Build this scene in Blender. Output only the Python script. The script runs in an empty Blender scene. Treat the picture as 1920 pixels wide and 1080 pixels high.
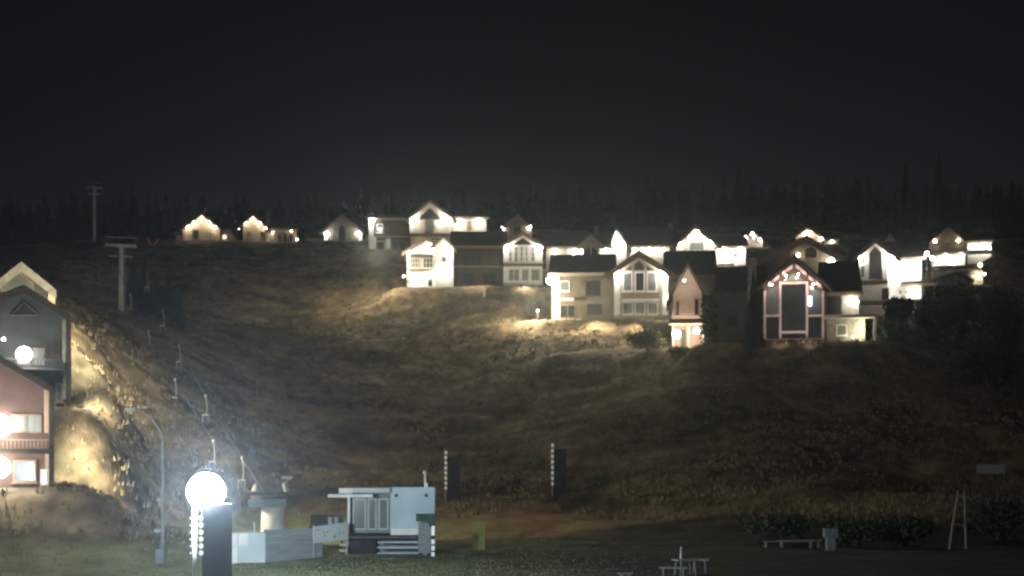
import bpy, math, random
import numpy as np
from mathutils import Vector, noise as mn
random.seed(7); np.random.seed(7)
sc = bpy.context.scene
COL = sc.collection

# ------------------------------------------------------------------ camera
F = 2400.0; CX = 960.0; HY = 880.0; ZC = 4.2       # focal length and horizon in photo pixels, eye height
cam = bpy.data.cameras.new("camera"); co = bpy.data.objects.new("camera", cam); COL.objects.link(co)
co.location = (0, 0, ZC); co.rotation_euler = (math.radians(90), 0, 0)
cam.sensor_width = 36; cam.lens = 36 * F / 1920; cam.shift_y = (HY - 540) / 1920
cam.clip_start = 0.1; cam.clip_end = 3000
cam.dof.use_dof = True; cam.dof.focus_distance = 15; cam.dof.aperture_fstop = 1.7
sc.camera = co

# ------------------------------------------------------------------ world, added soft fill for town glow, exposure
w = bpy.data.worlds.new("World"); sc.world = w; w.use_nodes = True
nt = w.node_tree; bg = nt.nodes["Background"]
sky = nt.nodes.new("ShaderNodeTexSky"); sky.sky_type = 'NISHITA'; sky.sun_disc = False
sky.sun_elevation = math.radians(14); sky.sun_rotation = math.radians(195)
sky.air_density = 1.0
hs = nt.nodes.new("ShaderNodeHueSaturation"); hs.inputs["Saturation"].default_value = 0.28
nt.links.new(sky.outputs[0], hs.inputs["Color"]); nt.links.new(hs.outputs[0], bg.inputs[0])
bg.inputs[1].default_value = 0.0012
sun = bpy.data.lights.new("town_glow_fill", 'SUN'); so = bpy.data.objects.new("town_glow_fill", sun); COL.objects.link(so)
sun.energy = 0.08; sun.angle = math.radians(12); sun.color = (1.0, 0.93, 0.84)
so.rotation_euler = (math.radians(70), 0, math.radians(-14))
sc.view_settings.view_transform = 'Standard'; sc.view_settings.look = 'None'
sc.view_settings.exposure = 0.0; sc.view_settings.gamma = 1.0
sc.render.engine = 'CYCLES'
cy = sc.cycles
cy.use_denoising = True; cy.volume_bounces = 0; cy.max_bounces = 3; cy.diffuse_bounces = 2; cy.glossy_bounces = 2
cy.transmission_bounces = 2; cy.sample_clamp_indirect = 3; cy.sample_clamp_direct = 0
cy.pixel_filter_type = 'GAUSSIAN'; cy.filter_width = 2.0
cy.use_light_tree = True

# ------------------------------------------------------------------ materials
def mat(name, c1, c2=None, scale=3.0, rough=0.85, bump=0.0, bscale=None, spec=0.2, stretch=(1, 1, 1), metal=0.0):
    m = bpy.data.materials.new(name); m.use_nodes = True
    n = m.node_tree.nodes; l = m.node_tree.links; b = n["Principled BSDF"]
    b.inputs["Roughness"].default_value = rough; b.inputs["Specular IOR Level"].default_value = spec
    b.inputs["Metallic"].default_value = metal
    tc = n.new("ShaderNodeTexCoord"); mp = n.new("ShaderNodeMapping"); mp.inputs["Scale"].default_value = stretch
    l.new(tc.outputs["Object"], mp.inputs[0])
    nz = n.new("ShaderNodeTexNoise"); nz.inputs["Scale"].default_value = scale; nz.inputs["Detail"].default_value = 4
    l.new(mp.outputs[0], nz.inputs["Vector"])
    rp = n.new("ShaderNodeValToRGB"); c2 = c2 or tuple(x * 0.7 for x in c1)
    rp.color_ramp.elements[0].color = (*c2, 1); rp.color_ramp.elements[1].color = (*c1, 1)
    rp.color_ramp.elements[0].position = 0.33; rp.color_ramp.elements[1].position = 0.66
    l.new(nz.outputs["Fac"], rp.inputs[0]); l.new(rp.outputs[0], b.inputs["Base Color"])
    if bump:
        bp = n.new("ShaderNodeBump"); bp.inputs["Strength"].default_value = bump; bp.inputs["Distance"].default_value = 0.1
        nb = n.new("ShaderNodeTexNoise"); nb.inputs["Scale"].default_value = bscale or scale * 3
        l.new(mp.outputs[0], nb.inputs["Vector"]); l.new(nb.outputs["Fac"], bp.inputs["Height"]); l.new(bp.outputs[0], b.inputs["Normal"])
    return m
def emis(name, col, s):
    m = bpy.data.materials.new(name); m.use_nodes = True
    n = m.node_tree.nodes; b = n["Principled BSDF"]
    b.inputs["Base Color"].default_value = (0.8, 0.8, 0.8, 1)
    b.inputs["Emission Color"].default_value = (*col, 1); b.inputs["Emission Strength"].default_value = s
    return m
CREAM = mat("cream_plaster", (.42, .37, .30), (.31, .275, .225), 1.2)
TAN = mat("tan_plaster", (.16, .135, .10), (.11, .093, .07), 1.0)
WHITE = mat("white_paint", (.70, .69, .66), (.56, .55, .52), 2)
STONE = mat("grey_stone", (.26, .25, .22), (.15, .14, .12), 2.5, bump=.4)
DARKW = mat("dark_timber", (.075, .062, .05), (.045, .036, .03), 1.5, stretch=(1, 1, 6))
TRIM = mat("weathered_timber", (.26, .20, .145), (.17, .13, .095), 3, stretch=(1, 1, 4))
PALET = mat("pale_timber", (.46, .40, .31), (.34, .29, .22), 3, stretch=(1, 1, 4))
ROOF = mat("dark_shingle", (.085, .07, .058), (.05, .042, .036), 3, bump=.5, bscale=8)
ROOFB = mat("brown_shingle", (.15, .115, .085), (.09, .07, .05), 3, bump=.5, bscale=8)
PINK = mat("rosy_timber", (.58, .44, .41), (.46, .34, .31), 2)
SALMON = mat("salmon_render", (.52, .36, .27), (.43, .30, .22), 1.5)
REDW = mat("red_render", (.125, .08, .068), (.09, .06, .052), 1.2)
SLATE = mat("slate_cladding", (.055, .062, .06), (.036, .04, .04), 1.2)
GLASS = mat("dark_glass", (.035, .04, .038), (.02, .024, .024), .7, rough=.12, spec=.6)
PGLASS = mat("pale_glass", (.13, .15, .14), (.07, .08, .075), .5, rough=.15, spec=.6)
CURT = mat("curtained_glass", (.24, .26, .22), (.12, .13, .11), 1.3, rough=.3, spec=.5, stretch=(3, 1, .3))
METAL = mat("galvanised_steel", (.42, .42, .40), (.33, .33, .32), 2, rough=.5, metal=.3)
DMETAL = mat("dark_steel", (.06, .06, .065), (.04, .04, .045), 2, rough=.6)
BLACK = mat("black_padding", (.016, .016, .021), (.010, .010, .014), 1.5, rough=.7)
BLUEW = mat("pale_blue_panel", (.44, .54, .60), (.33, .41, .47), .8)
GREYP = mat("grey_board", (.20, .225, .23), (.13, .15, .16), 2, stretch=(.4, 1, 5))
TARP = mat("pale_grey_canvas", (.45, .50, .50), (.36, .41, .42), 1)
YELLOW = mat("yellow_green_board", (.19, .20, .06), (.15, .16, .05), 2)
GREENC = mat("green_canvas", (.05, .10, .06), (.03, .06, .04), 2)
TAPE = mat("reflective_tape", (.85, .85, .82), (.8, .8, .78), 2, rough=.4)
WARM = (1, .80, .56); NEUT = (1, .93, .82); COLD = (.80, .92, 1.0); YLW = (1, .88, .60)
E_W = emis("warm_lamp_glass", WARM, 30); E_N = emis("white_lamp_glass", NEUT, 40); E_C = emis("cold_lamp_glass", COLD, 30)
E_F = emis("floodlight_glass", (.80, .93, 1.0), 1100); E_D = emis("faint_dot_glow", (.85, .95, 1), .9); E_D.node_tree.nodes["Principled BSDF"].inputs["Base Color"].default_value = (.05, .05, .05, 1)
E_TV = emis("lit_screen", (.55, .72, 1), 4)

# ------------------------------------------------------------------ helpers
def P(px, py, Y):                        # world point at depth Y seen at a photo pixel
    return Vector(((px - CX) / F * Y, Y, ZC + (HY - py) / F * Y))
class MB:
    def __init__(s): s.v = []; s.f = []
    def box(s, x0, x1, y0, y1, z0, z1):
        if x0 > x1: x0, x1 = x1, x0
        if z0 > z1: z0, z1 = z1, z0
        if y0 > y1: y0, y1 = y1, y0
        b = len(s.v)
        s.v += [(x, y, z) for z in (z0, z1) for y in (y0, y1) for x in (x0, x1)]
        s.f += [tuple(b + i for i in q) for q in ((0, 2, 3, 1), (4, 5, 7, 6), (0, 1, 5, 4), (2, 6, 7, 3), (0, 4, 6, 2), (1, 3, 7, 5))]
        return s
    def prism(s, poly, a0, a1, axis='y'):
        b = len(s.v); n = len(poly)
        for a in (a0, a1):
            for p, q in poly: s.v.append((p, a, q) if axis == 'y' else (a, p, q))
        s.f.append(tuple(b + i for i in range(n))); s.f.append(tuple(b + n + i for i in reversed(range(n))))
        for i in range(n):
            j = (i + 1) % n; s.f.append((b + i, b + n + i, b + n + j, b + j))
        return s
    def tube(s, pts, r, n=8, r2=None):
        pts = [Vector(p) for p in pts]; b = len(s.v); m = len(pts)
        for k, p in enumerate(pts):
            d = (pts[min(k + 1, m - 1)] - pts[max(k - 1, 0)]).normalized()
            u = d.cross(Vector((0, 0, 1)) if abs(d.z) < .9 else Vector((1, 0, 0))).normalized(); v = d.cross(u)
            rr = r if r2 is None else r + (r2 - r) * k / (m - 1)
            for i in range(n):
                a = 2 * math.pi * i / n; s.v.append(tuple(p + rr * (math.cos(a) * u + math.sin(a) * v)))
        for k in range(m - 1):
            for i in range(n):
                j = (i + 1) % n; s.f.append((b + k * n + i, b + k * n + j, b + (k + 1) * n + j, b + (k + 1) * n + i))
        s.f.append(tuple(b + i for i in reversed(range(n)))); s.f.append(tuple(b + (m - 1) * n + i for i in range(n)))
        return s
    def ball(s, c, r, nu=12, nv=8, sz=1.0):
        b = len(s.v); c = Vector(c)
        s.v.append(tuple(c + Vector((0, 0, r * sz))))
        for j in range(1, nv):
            t = math.pi * j / nv
            for i in range(nu):
                a = 2 * math.pi * i / nu
                s.v.append((c.x + r * math.sin(t) * math.cos(a), c.y + r * math.sin(t) * math.sin(a), c.z + r * sz * math.cos(t)))
        s.v.append(tuple(c - Vector((0, 0, r * sz)))); e = len(s.v) - 1
        for i in range(nu):
            j = (i + 1) % nu; s.f.append((b, b + 1 + i, b + 1 + j)); s.f.append((e, b + 1 + (nv - 2) * nu + j, b + 1 + (nv - 2) * nu + i))
        for k in range(nv - 2):
            for i in range(nu):
                j = (i + 1) % nu; q = b + 1 + k * nu
                s.f.append((q + i, q + nu + i, q + nu + j, q + j))
        return s
    def build(s, name, m, parent=None, smooth=False):
        me = bpy.data.meshes.new(name); me.from_pydata(s.v, [], s.f); me.materials.append(m)
        me.update()
        if smooth: me.polygons.foreach_set("use_smooth", [True] * len(me.polygons))
        o = bpy.data.objects.new(name, me); COL.objects.link(o)
        if parent: o.parent = parent
        return o
def tag(o, label=None, cat=None, group=None, kind=None):
    if label: o["label"] = label
    if cat: o["category"] = cat
    if group: o["group"] = group
    if kind: o["kind"] = kind
    return o
def empty(name, loc, rz=0):
    o = bpy.data.objects.new(name, None); COL.objects.link(o); o.location = loc; o.rotation_euler = (0, 0, rz)
    o.empty_display_size = .5
    return o
def light(loc, power, col, parent, r=.12):
    l = bpy.data.lights.new("lamp_light", 'POINT'); l.energy = power; l.color = col; l.shadow_soft_size = r
    o = bpy.data.objects.new("lamp_light", l); COL.objects.link(o); o.location = loc; o.parent = parent
    return o
def spot(loc, tgt, power, col, parent, ang=80, r=.2):
    l = bpy.data.lights.new("lamp_light", 'SPOT'); l.energy = power; l.color = col; l.shadow_soft_size = r
    l.spot_size = math.radians(ang); l.spot_blend = .8
    o = bpy.data.objects.new("lamp_light", l); COL.objects.link(o); o.location = loc; o.parent = parent
    o.rotation_euler = (Vector(tgt) - Vector(loc)).to_track_quat('-Z', 'Y').to_euler()
    return o

# ------------------------------------------------------------------ terrain
ctrl = []
def cp(px, py, Y): p = P(px, py, Y); ctrl.append((p.x, p.y, p.z))
def cw(x, y, z): ctrl.append((x, y, z))
for x in (-300, -120, -40, 0, 40, 120, 300):
    cw(x, -80, 0); cw(x, 0, 0); cw(x, 35, 0)
for px in (500, 800, 1100, 1400, 1700, 2000): cp(px, HY + ZC * F / 52, 52); cp(px, HY + ZC * F / 70, 70)
cp(300, 1053, 58); cp(100, 1050, 58)
for q in [(-150, 930, 62), (60, 918, 66), (100, 905, 67), (-60, 765, 78), (130, 765, 78), (180, 700, 86), (60, 590, 96), (190, 600, 108), (230, 583, 150),
          (177, 452, 250), (60, 470, 240), (300, 500, 205), (345, 650, 135), (420, 790, 107), (300, 930, 88), (200, 965, 76), (200, 850, 80),
          (640, 955, 92), (640, 860, 117), (640, 710, 152), (640, 590, 182), (640, 500, 212), (470, 590, 180), (460, 456, 247), (360, 456, 250),
          (640, 455, 247), (830, 540, 186), (960, 535, 186), (960, 640, 160), (960, 760, 134), (960, 870, 110), (960, 950, 92),
          (1150, 600, 165), (1280, 640, 152), (1150, 720, 137), (1150, 850, 111), (1150, 945, 92),
          (1490, 640, 138), (1350, 650, 140), (1490, 790, 113), (1490, 900, 98), (1490, 960, 88),
          (1700, 590, 165), (1640, 620, 148), (1780, 680, 138), (1850, 780, 116), (1850, 890, 97), (1700, 960, 86), (1920, 620, 160), (1850, 520, 205), (1950, 490, 235),
          (1050, 522, 200), (1400, 522, 200), (1250, 515, 205), (1780, 530, 205), (800, 450, 225), (1000, 440, 245), (1400, 440, 250)]:
    cp(*q)
for x in (-300, -180, -90, 0, 90, 180, 300):
    cw(x, 330, 60 + (6 if x > 0 else 0)); cw(x, 450, 84); cw(x, 700, 120)
for x in (-300, 300): cw(x, 100, 5); cw(x, 200, 33)
C = np.array(ctrl)
def tphi(r2): return np.where(r2 > 0, r2 * np.log(np.maximum(r2, 1e-9)) * .5, 0)
n = len(C); A = np.zeros((n + 3, n + 3)); XY = C[:, :2] / 100
A[:n, :n] = tphi(((XY[:, None] - XY[None]) ** 2).sum(-1)) + np.eye(n) * 2e-4
A[:n, n] = 1; A[:n, n + 1:] = XY; A[n, :n] = 1; A[n + 1:, :n] = XY.T
sol = np.linalg.solve(A, np.concatenate([C[:, 2], [0, 0, 0]]))
def tps(x, y):
    x = np.asarray(x, float) / 100; y = np.asarray(y, float) / 100
    out = sol[n] + sol[n + 1] * x + sol[n + 2] * y
    for i in range(n): out = out + sol[i] * tphi((x - XY[i, 0]) ** 2 + (y - XY[i, 1]) ** 2)
    return out
xs = np.concatenate([np.linspace(-400, -135, 18)[:-1], np.arange(-135, 136, 1.0), np.linspace(135, 400, 18)[1:]])
ys = np.concatenate([np.linspace(-80, 40, 25)[:-1], np.arange(40, 270, 1.0), np.linspace(270, 700, 60)])
GX, GY = np.meshgrid(xs, ys)
GZ = tps(GX, GY)
ramp = np.clip((GY - 66) / 25, 0, 1)
lump = np.zeros_like(GZ)
for j in range(GZ.shape[0]):
    for i in range(GZ.shape[1]):
        if 40 < GY[j, i] < 300 and abs(GX[j, i]) < 150:
            x, y = GX[j, i], GY[j, i]
            lump[j, i] = 1.5 * mn.noise((x / 16 + y / 40, y / 13, 1)) + .55 * mn.noise((x / 5, y / 4, 5)) + .16 * mn.noise((x / 1.8, y / 1.8, 9)) + .28 * abs(mn.noise(((x + y * .6) / 7, (y - x * .3) / 2.5, 3)))
GZ = GZ + lump * (0.06 + .94 * ramp)
FOOT = []                                  # building terraces: (cx, cy, yaw, x0, x1, y0, y1, z)

# ------------------------------------------------------------------ house kit
LAMP = .85
class House:
    def __init__(s, name, label, px, py, Y, yaw=None, cat="house", group="lit chalets on the hillside", depth=8, foot=None):
        s.o = P(px, py, Y); u = (px - CX) / F
        s.th = -math.atan(u) * .85 if yaw is None else math.radians(yaw)
        s.root = tag(empty(name, s.o, s.th), label, cat, group)
        if foot:
            x0 = s.L(foot[0], py)[0]; x1 = s.L(foot[1], py)[0]
            FOOT.append((s.o.x, s.o.y, s.th, x0 - .5, x1 + .5, foot[2] if len(foot) > 2 else -1.0, depth + 1, s.o.z))
    def L(s, px, py, dy=0):
        u = (px - CX) / F; c, sn = math.cos(s.th), math.sin(s.th)
        ox = s.o.x - dy * sn; oy = s.o.y + dy * c
        xl = (u * oy - ox) / (c - u * sn)
        return xl, ZC + (HY - py) / F * (oy + xl * sn) - s.o.z
    def wallbox(s, x0, x1, y0, y1, depth=6, dy=0, m=CREAM, bury=1.5):
        a, zt = s.L(x0, y0, dy); b, zb = s.L(x1, y1, dy)
        return MB().box(a, b, dy, dy + depth, zb - bury, zt).build("wall", m, s.root)
    def gable(s, wx0, wx1, yb, el, ap, er, depth=8, dy=0, over=.9, wm=CREAM, rm=ROOF, tm=TRIM, bt=.42, bury=1.5):
        E0, A0, E1 = s.L(*el, dy - over), s.L(*ap, dy - over), s.L(*er, dy - over)
        a, zb = s.L(wx0, yb, dy); b, _ = s.L(wx1, yb, dy); t = .22
        def rz(x):
            if x < A0[0]: k = (x - E0[0]) / (A0[0] - E0[0]); return E0[1] + k * (A0[1] - E0[1])
            k = (x - E1[0]) / (A0[0] - E1[0]); return E1[1] + k * (A0[1] - E1[1])
        wallp = [(a, zb - bury), (b, zb - bury), (b, rz(b) - t - .004), (A0[0], A0[1] - t - .004), (a, rz(a) - t - .004)]
        MB().prism(wallp, dy, dy + depth).build("wall", wm, s.root)
        rp = [E0, A0, E1, (E1[0], E1[1] - t), (A0[0], A0[1] - t), (E0[0], E0[1] - t)]
        MB().prism(rp, dy - over, dy + depth + .4).build("roof", rm, s.root)
        g = .05
        bp = [(E0[0] - g, E0[1] + g), (A0[0], A0[1] + g), (E1[0] + g, E1[1] + g), (E1[0] + g, E1[1] - bt), (A0[0], A0[1] - bt * 1.15), (E0[0] - g, E0[1] - bt)]
        MB().prism(bp, dy - over - .09, dy - over - .003).build("bargeboard", tm, s.root)
        return rz
    def wing(s, x0, x1, yr, ye, yb, depth=7, dy=.6, over=.6, wm=CREAM, rm=ROOF, tm=TRIM, bury=1.5, gut=.2, side=.4):
        a, zb = s.L(x0, yb, dy); b, _ = s.L(x1, yb, dy); ze = s.L((x0 + x1) / 2, ye, dy - over)[1]
        h = depth / 2; zr = max(s.L((x0 + x1) / 2, yr, dy + h)[1], ze + .5); t = .2
        sl = (zr - ze) / (h + over)
        prof = [(dy, zb - bury), (dy + depth, zb - bury), (dy + depth, ze + sl * over - t), (dy + h, zr - t - .004), (dy, ze + sl * over - t)]
        MB().prism(prof, a, b, 'x').build("wall", wm, s.root)
        rp = [(dy - over, ze), (dy + h, zr), (dy + depth + over, ze), (dy + depth + over, ze - t), (dy + h, zr - t), (dy - over, ze - t)]
        MB().prism(rp, a - side, b + side, 'x').build("roof", rm, s.root)
        MB().box(a - side - .05, b + side + .05, dy - over - .1, dy - over - .003, ze - t - gut + .05, ze + .04).build("fascia", tm, s.root)
    def win(s, x0, x1, y0, y1, nx=1, ny=1, dy=0, fm=WHITE, gm=GLASS, fw=.09, sill=True, arch=0):
        a, zt = s.L(x0, y0, dy); b, zb = s.L(x1, y1, dy)
        f = MB(); y_0, y_1 = dy - .09, dy - .003
        f.box(a, a + fw, y_0, y_1, zb, zt); f.box(b - fw, b, y_0, y_1, zb, zt)
        f.box(a + fw, b - fw, y_0, y_1, zt - fw, zt); f.box(a + fw, b - fw, y_0, y_1, zb, zb + fw)
        for k in range(1, nx):
            x = a + (b - a) * k / nx; f.box(x - fw * .45, x + fw * .45, y_0 + .01, y_1, zb + fw, zt - fw)
        for k in range(1, ny):
            z = zb + (zt - zb) * k / ny; f.box(a + fw, b - fw, y_0 + .02, y_1, z - fw * .35, z + fw * .35)
        if sill: f.box(a - .08, b + .08, dy - .16, y_1, zb - .09, zb - .002)
        w_ = f.build("window", fm, s.root)
        MB().box(a + fw * .5, b - fw * .5, dy - .05, dy - .006, zb + fw * .5, zt - fw * .5).build("pane", gm, w_)
        return w_
    def pane_poly(s, pts, dy=0, gm=GLASS, fm=None, fw=.1):
        q = [s.L(x, y, dy) for x, y in pts]
        p = MB().prism(q, dy - .05, dy - .004).build("window", gm, s.root)
        if fm:
            f = MB()
            for i in range(len(q)):
                (x0, z0), (x1, z1) = q[i], q[(i + 1) % len(q)]
                f.tube([(x0, dy - .06, z0), (x1, dy - .06, z1)], fw * .6, 4)
            f.build("frame", fm, p)
        return p
    def bar(s, pts, wid=.2, dy=0, m=WHITE, name="post", out=.18, kids=None):
        for (x0, y0, x1, y1) in pts:
            b = MB(); (a, za), (c, zc) = s.L(x0, y0, dy), s.L(x1, y1, dy)
            if abs(a - c) < abs(za - zc): b.box((a + c) / 2 - wid / 2, (a + c) / 2 + wid / 2, dy - out, dy - .002, za, zc)
            else: b.box(a, c, dy - out + .012, dy - .002, (za + zc) / 2 - wid / 2, (za + zc) / 2 + wid / 2)
            o = b.build(name, m, s.root)
        return o
    def lamp(s, px, py, power=120, dy=0, col=NEUT, r=.2, out=.34, em=None):
        x, z = s.L(px, py, dy - out)
        b = MB().box(x - .05, x + .05, dy - out + r * .6, dy - .002, z - .04, z + .04).build("lamp", DMETAL, s.root)
        MB().ball((x, dy - out, z), r, 10, 6).build("globe", em or (E_W if col == WARM else E_C if col == COLD else E_N), b, True)
        light((x, dy - out - r - .14, z + .02), power * LAMP, col, b, r=.15)
        return b
    def flood(s, px, py, dy, power, col=(1, .86, .6), up=3.0):  # unseen spot added above a small box to brighten the slope
        x, z = s.L(px, py, dy)
        b = MB().box(x - .12, x + .12, dy - .08, dy + .08, z - .3, z).build("added_fill_lamp", DMETAL, s.root)
        spot((x, dy, z + up), (x, dy - 9, z - 5.5), power, col, b, 135, .25)
    def chimney(s, px, ytop, ybot, dy=3, w_=.7, m=STONE):
        x, zt = s.L(px, ytop, dy); _, zb = s.L(px, ybot, dy)
        c = MB().box(x - w_ / 2, x + w_ / 2, dy - w_ / 2, dy + w_ / 2, zb - 1.5, zt).build("chimney", m, s.root)
        MB().box(x - w_ / 2 - .1, x + w_ / 2 + .1, dy - w_ / 2 - .1, dy + w_ / 2 + .1, zt + .002, zt + .14).build("cap", DMETAL, c)
    def balcony(s, x0, x1, yt, yb, dy=0, out=1.2, m=WHITE, nb=14):
        (a, zt), (b, zb) = s.L(x0, yt, dy - out), s.L(x1, yb, dy - out)
        k = MB().box(a, b, dy - out, dy - .005, zb - .15, zb).build("balcony", m, s.root)
        r = MB(); r.box(a, b, dy - out, dy - out + .07, zt - .07, zt)
        for i in range(nb + 1):
            x = a + (b - a - .05) * i / nb; r.box(x, x + .05, dy - out + .01, dy - out + .06, zb + .002, zt - .071)
        r.build("railing", m, k)

# =================================================================== far row, left
h = House("chalet", "small warm lit chalet with a stepped row of gable lamps, farthest left on the ridge", 382, 456, 250, foot=(326, 444), depth=9)
h.gable(342, 412, 456, (328, 438), (378, 399), (428, 438), depth=9, over=1.1, tm=TRIM, rm=ROOFB)
h.win(361, 373, 431, 449, 1, 1, fm=TRIM)
h.win(386, 397, 434, 450, 2, 1, gm=CURT, fm=PALET)
h.bar([(345, 436, 345, 456), (411, 436, 411, 456)], .35, -.02, PALET)
h.gable(416, 440, 456, (412, 443), (428, 429), (443, 447), depth=6, dy=.8, over=.5, rm=ROOFB)
h.win(425, 430, 442, 452, dy=.8, fm=TRIM); h.win(434, 438, 446, 453, dy=.8, fm=TRIM)
h.wallbox(331, 341, 441, 457, 5, .5)
for x, y in ((352, 426), (364, 418), (378, 410), (392, 418), (403, 426)): h.lamp(x, y, 130, 0, WARM, .22)
h.lamp(421, 444, 40, .8, WARM, .12)
h = House("chalet", "warm lit chalet with a long colonnaded porch, second from the left on the ridge", 500, 456, 250, foot=(440, 566), depth=9)
h.gable(456, 496, 456, (441, 432), (474, 400), (508, 432), depth=9, over=1.1, rm=ROOFB)
h.win(464, 472, 434, 446, 1, 1, gm=CURT, fm=PALET); h.win(488, 496, 434, 446, 1, 1, fm=TRIM)
for x, y in ((447, 428), (460, 418), (474, 411), (487, 418), (499, 427)): h.lamp(x, y, 120, 0 if 452 < x < 498 else -.2, WARM, .22)
h.wing(498, 556, 420, 428, 455, depth=6, dy=.9, rm=ROOFB, tm=PALET)
h.bar([(518, 432, 518, 455), (530, 432, 530, 455), (541, 432, 541, 455), (552, 432, 552, 455)], .25, .2, PALET)
for x in (524, 535, 546): h.win(x - 3, x + 3, 437, 453, dy=.9, fm=TRIM, sill=False)
h.lamp(511, 436, 45, .9, WARM, .12); h.lamp(546, 433, 45, .9, WARM, .12)
h.lamp(557, 449, 25, .9, WARM, .15)
h.chimney(503, 397, 425)
h = House("chalet", "grey gabled chalet with one big lamp at each eave, right of the warm pair", 643, 456, 235, foot=(600, 684), depth=9)
h.gable(612, 676, 456, (600, 436), (641, 401), (684, 436), depth=9, over=1.2, wm=TAN, rm=ROOFB, tm=TRIM)
h.pane_poly([(634, 428), (641, 420), (648, 428), (648, 452), (634, 452)], gm=GLASS, fm=TRIM)
h.win(622, 632, 432, 452, gm=PGLASS, fm=TRIM); h.win(650, 660, 432, 452, gm=PGLASS, fm=TRIM)
h.lamp(614, 438, 260, 0, NEUT, .32); h.lamp(671, 438, 200, 0, NEUT, .32)
h.wing(578, 604, 444, 448, 456, depth=5, dy=2, wm=TAN, rm=ROOFB)
h.bar([(611, 436, 611, 456), (676, 436, 676, 456)], .6, -.02, WHITE)
h.wallbox(655, 682, 457, 470, 3, -1.0, m=STONE)
h.lamp(674, 466, 20, -1.0, YLW, .1)

# big two storey house above the middle
h = House("hillside_house", "house with a glazed gable between a dark left wing and a bright right wing", 800, 470, 215, foot=(690, 915), depth=9)
h.wing(695, 770, 403, 409, 474, depth=7, dy=.8, wm=DARKW, tm=PALET)
h.bar([(696, 412, 696, 474), (701, 445, 701, 474), (728, 448, 728, 474)], .8, .8, WHITE)
h.bar([(700, 444, 770, 444)], .3, .8, TRIM, "floor_beam")
h.win(703, 722, 452, 472, 1, 1, .8, fm=WHITE); h.win(735, 762, 452, 470, 2, 1, .8, fm=TRIM)
h.win(706, 718, 420, 437, 1, 1, .8, fm=WHITE, gm=PGLASS)
h.lamp(698, 414, 420, .8, NEUT, .34); h.lamp(712, 430, 50, .8, NEUT, .14)
h.gable(770, 848, 474, (760, 412), (806, 374), (856, 412), depth=9, over=1.2, wm=CREAM, rm=ROOFB)
h.pane_poly([(790, 404), (806, 390), (822, 404), (826, 412), (784, 412)], fm=TRIM)
h.pane_poly([(797, 413), (813, 413), (813, 438), (797, 438)], fm=TRIM, gm=PGLASS)
h.bar([(768, 441, 850, 441)], .5, -.4, TRIM, "balcony_edge", .5)
h.bar([(772, 408, 772, 440), (846, 408, 846, 440)], .7, -.02, WHITE)
h.lamp(776, 411, 420, 0, NEUT, .34); h.lamp(835, 408, 460, 0, NEUT, .38); h.lamp(824, 418, 100, 0, NEUT, .2)
h.wing(850, 912, 400, 407, 450, depth=7, dy=.8, rm=ROOFB, tm=PALET, wm=CREAM)
h.win(876, 884, 415, 428, 1, 1, .8, fm=TRIM, gm=TRIM)
h.lamp(862, 418, 420, .8, NEUT, .32); h.lamp(898, 416, 420, .8, NEUT, .32)
h.bar([(806, 448, 852, 448)], .3, -.5, TRIM, "balcony_edge", .4)

# dim gable behind
h = House("chalet", "dim gabled chalet with two small square lamps above the dark roofed house", 970, 450, 225, foot=(935, 1005), depth=8)
h.gable(944, 998, 452, (930, 437), (971, 401), (1006, 437), depth=8, over=1, wm=TAN, rm=ROOFB, bt=.5)
h.win(963, 977, 424, 442, 2, 1, fm=TRIM, gm=GLASS)
h.lamp(943, 428, 16, 0, NEUT, .3); h.lamp(993, 427, 16, 0, NEUT, .38)

# central house with dark roof and two gables
h = House("hillside_house", "wide house with dark centre between a floodlit white left gable and a white right bay", 900, 540, 186, foot=(758, 1018), depth=10)
h.wing(848, 946, 434, 461, 540, depth=9, dy=1.4, wm=DARKW, rm=ROOF, tm=TRIM)
h.win(868, 905, 480, 500, 3, 1, 1.4, fm=DARKW, gm=GLASS); h.win(868, 890, 512, 535, 2, 1, 1.4, fm=DARKW)
h.win(905, 930, 512, 535, 2, 1, 1.4, fm=DARKW, gm=GLASS)
h.bar([(850, 500, 944, 500)], .2, 1.4, TRIM, "floor_beam")
h.bar([(816, 465, 816, 540)], .3, .3, WHITE)
h.gable(763, 849, 540, (754, 474), (800, 444), (852, 472), depth=9, over=.9, wm=WHITE, rm=ROOFB, bt=.5)
h.gable(816, 850, 540, (806, 464), (832, 440), (856, 470), depth=3, dy=-1.6, over=.6, wm=WHITE, rm=ROOFB, bt=.4)
h.win(768, 788, 483, 503, 4, 2, fm=WHITE, gm=GLASS, fw=.12); h.win(793, 812, 483, 503, 3, 2, fm=WHITE, gm=GLASS, fw=.12); h.bar([(768, 480, 812, 480)], .5, -.1, DARKW, 'lintel', .3)
h.bar([(765, 507, 812, 507)], .25, -.3, TRIM, "balcony_edge", .5)
h.pane_poly([(803, 525), (810, 522), (810, 536), (803, 536)], dy=0, gm=GLASS)
h.win(828, 838, 480, 492, 1, 1, -1.6, gm=PGLASS)
h.lamp(765, 472, 300, 0, NEUT, .28); h.lamp(808, 468, 300, 0, NEUT, .4); h.lamp(842, 470, 300, -1.6, NEUT, .3); h.lamp(810, 512, 150, 0, NEUT, .2); h.lamp(835, 508, 300, -1.6, NEUT, .2); h.lamp(785, 524, 90, 0, NEUT, .15)
h.gable(944, 1017, 533, (936, 462), (980, 434), (1024, 462), depth=9, over=.9, wm=WHITE, rm=ROOF, bt=.5)
h.pane_poly([(962, 459), (980, 446), (998, 459)], fm=TRIM)
for a, b in ((953, 960), (964, 971), (975, 981), (985, 990), (996, 1003)): h.win(a, b, 462, 491, 1, 3, fm=WHITE, gm=PGLASS, fw=.1, sill=False)
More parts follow.
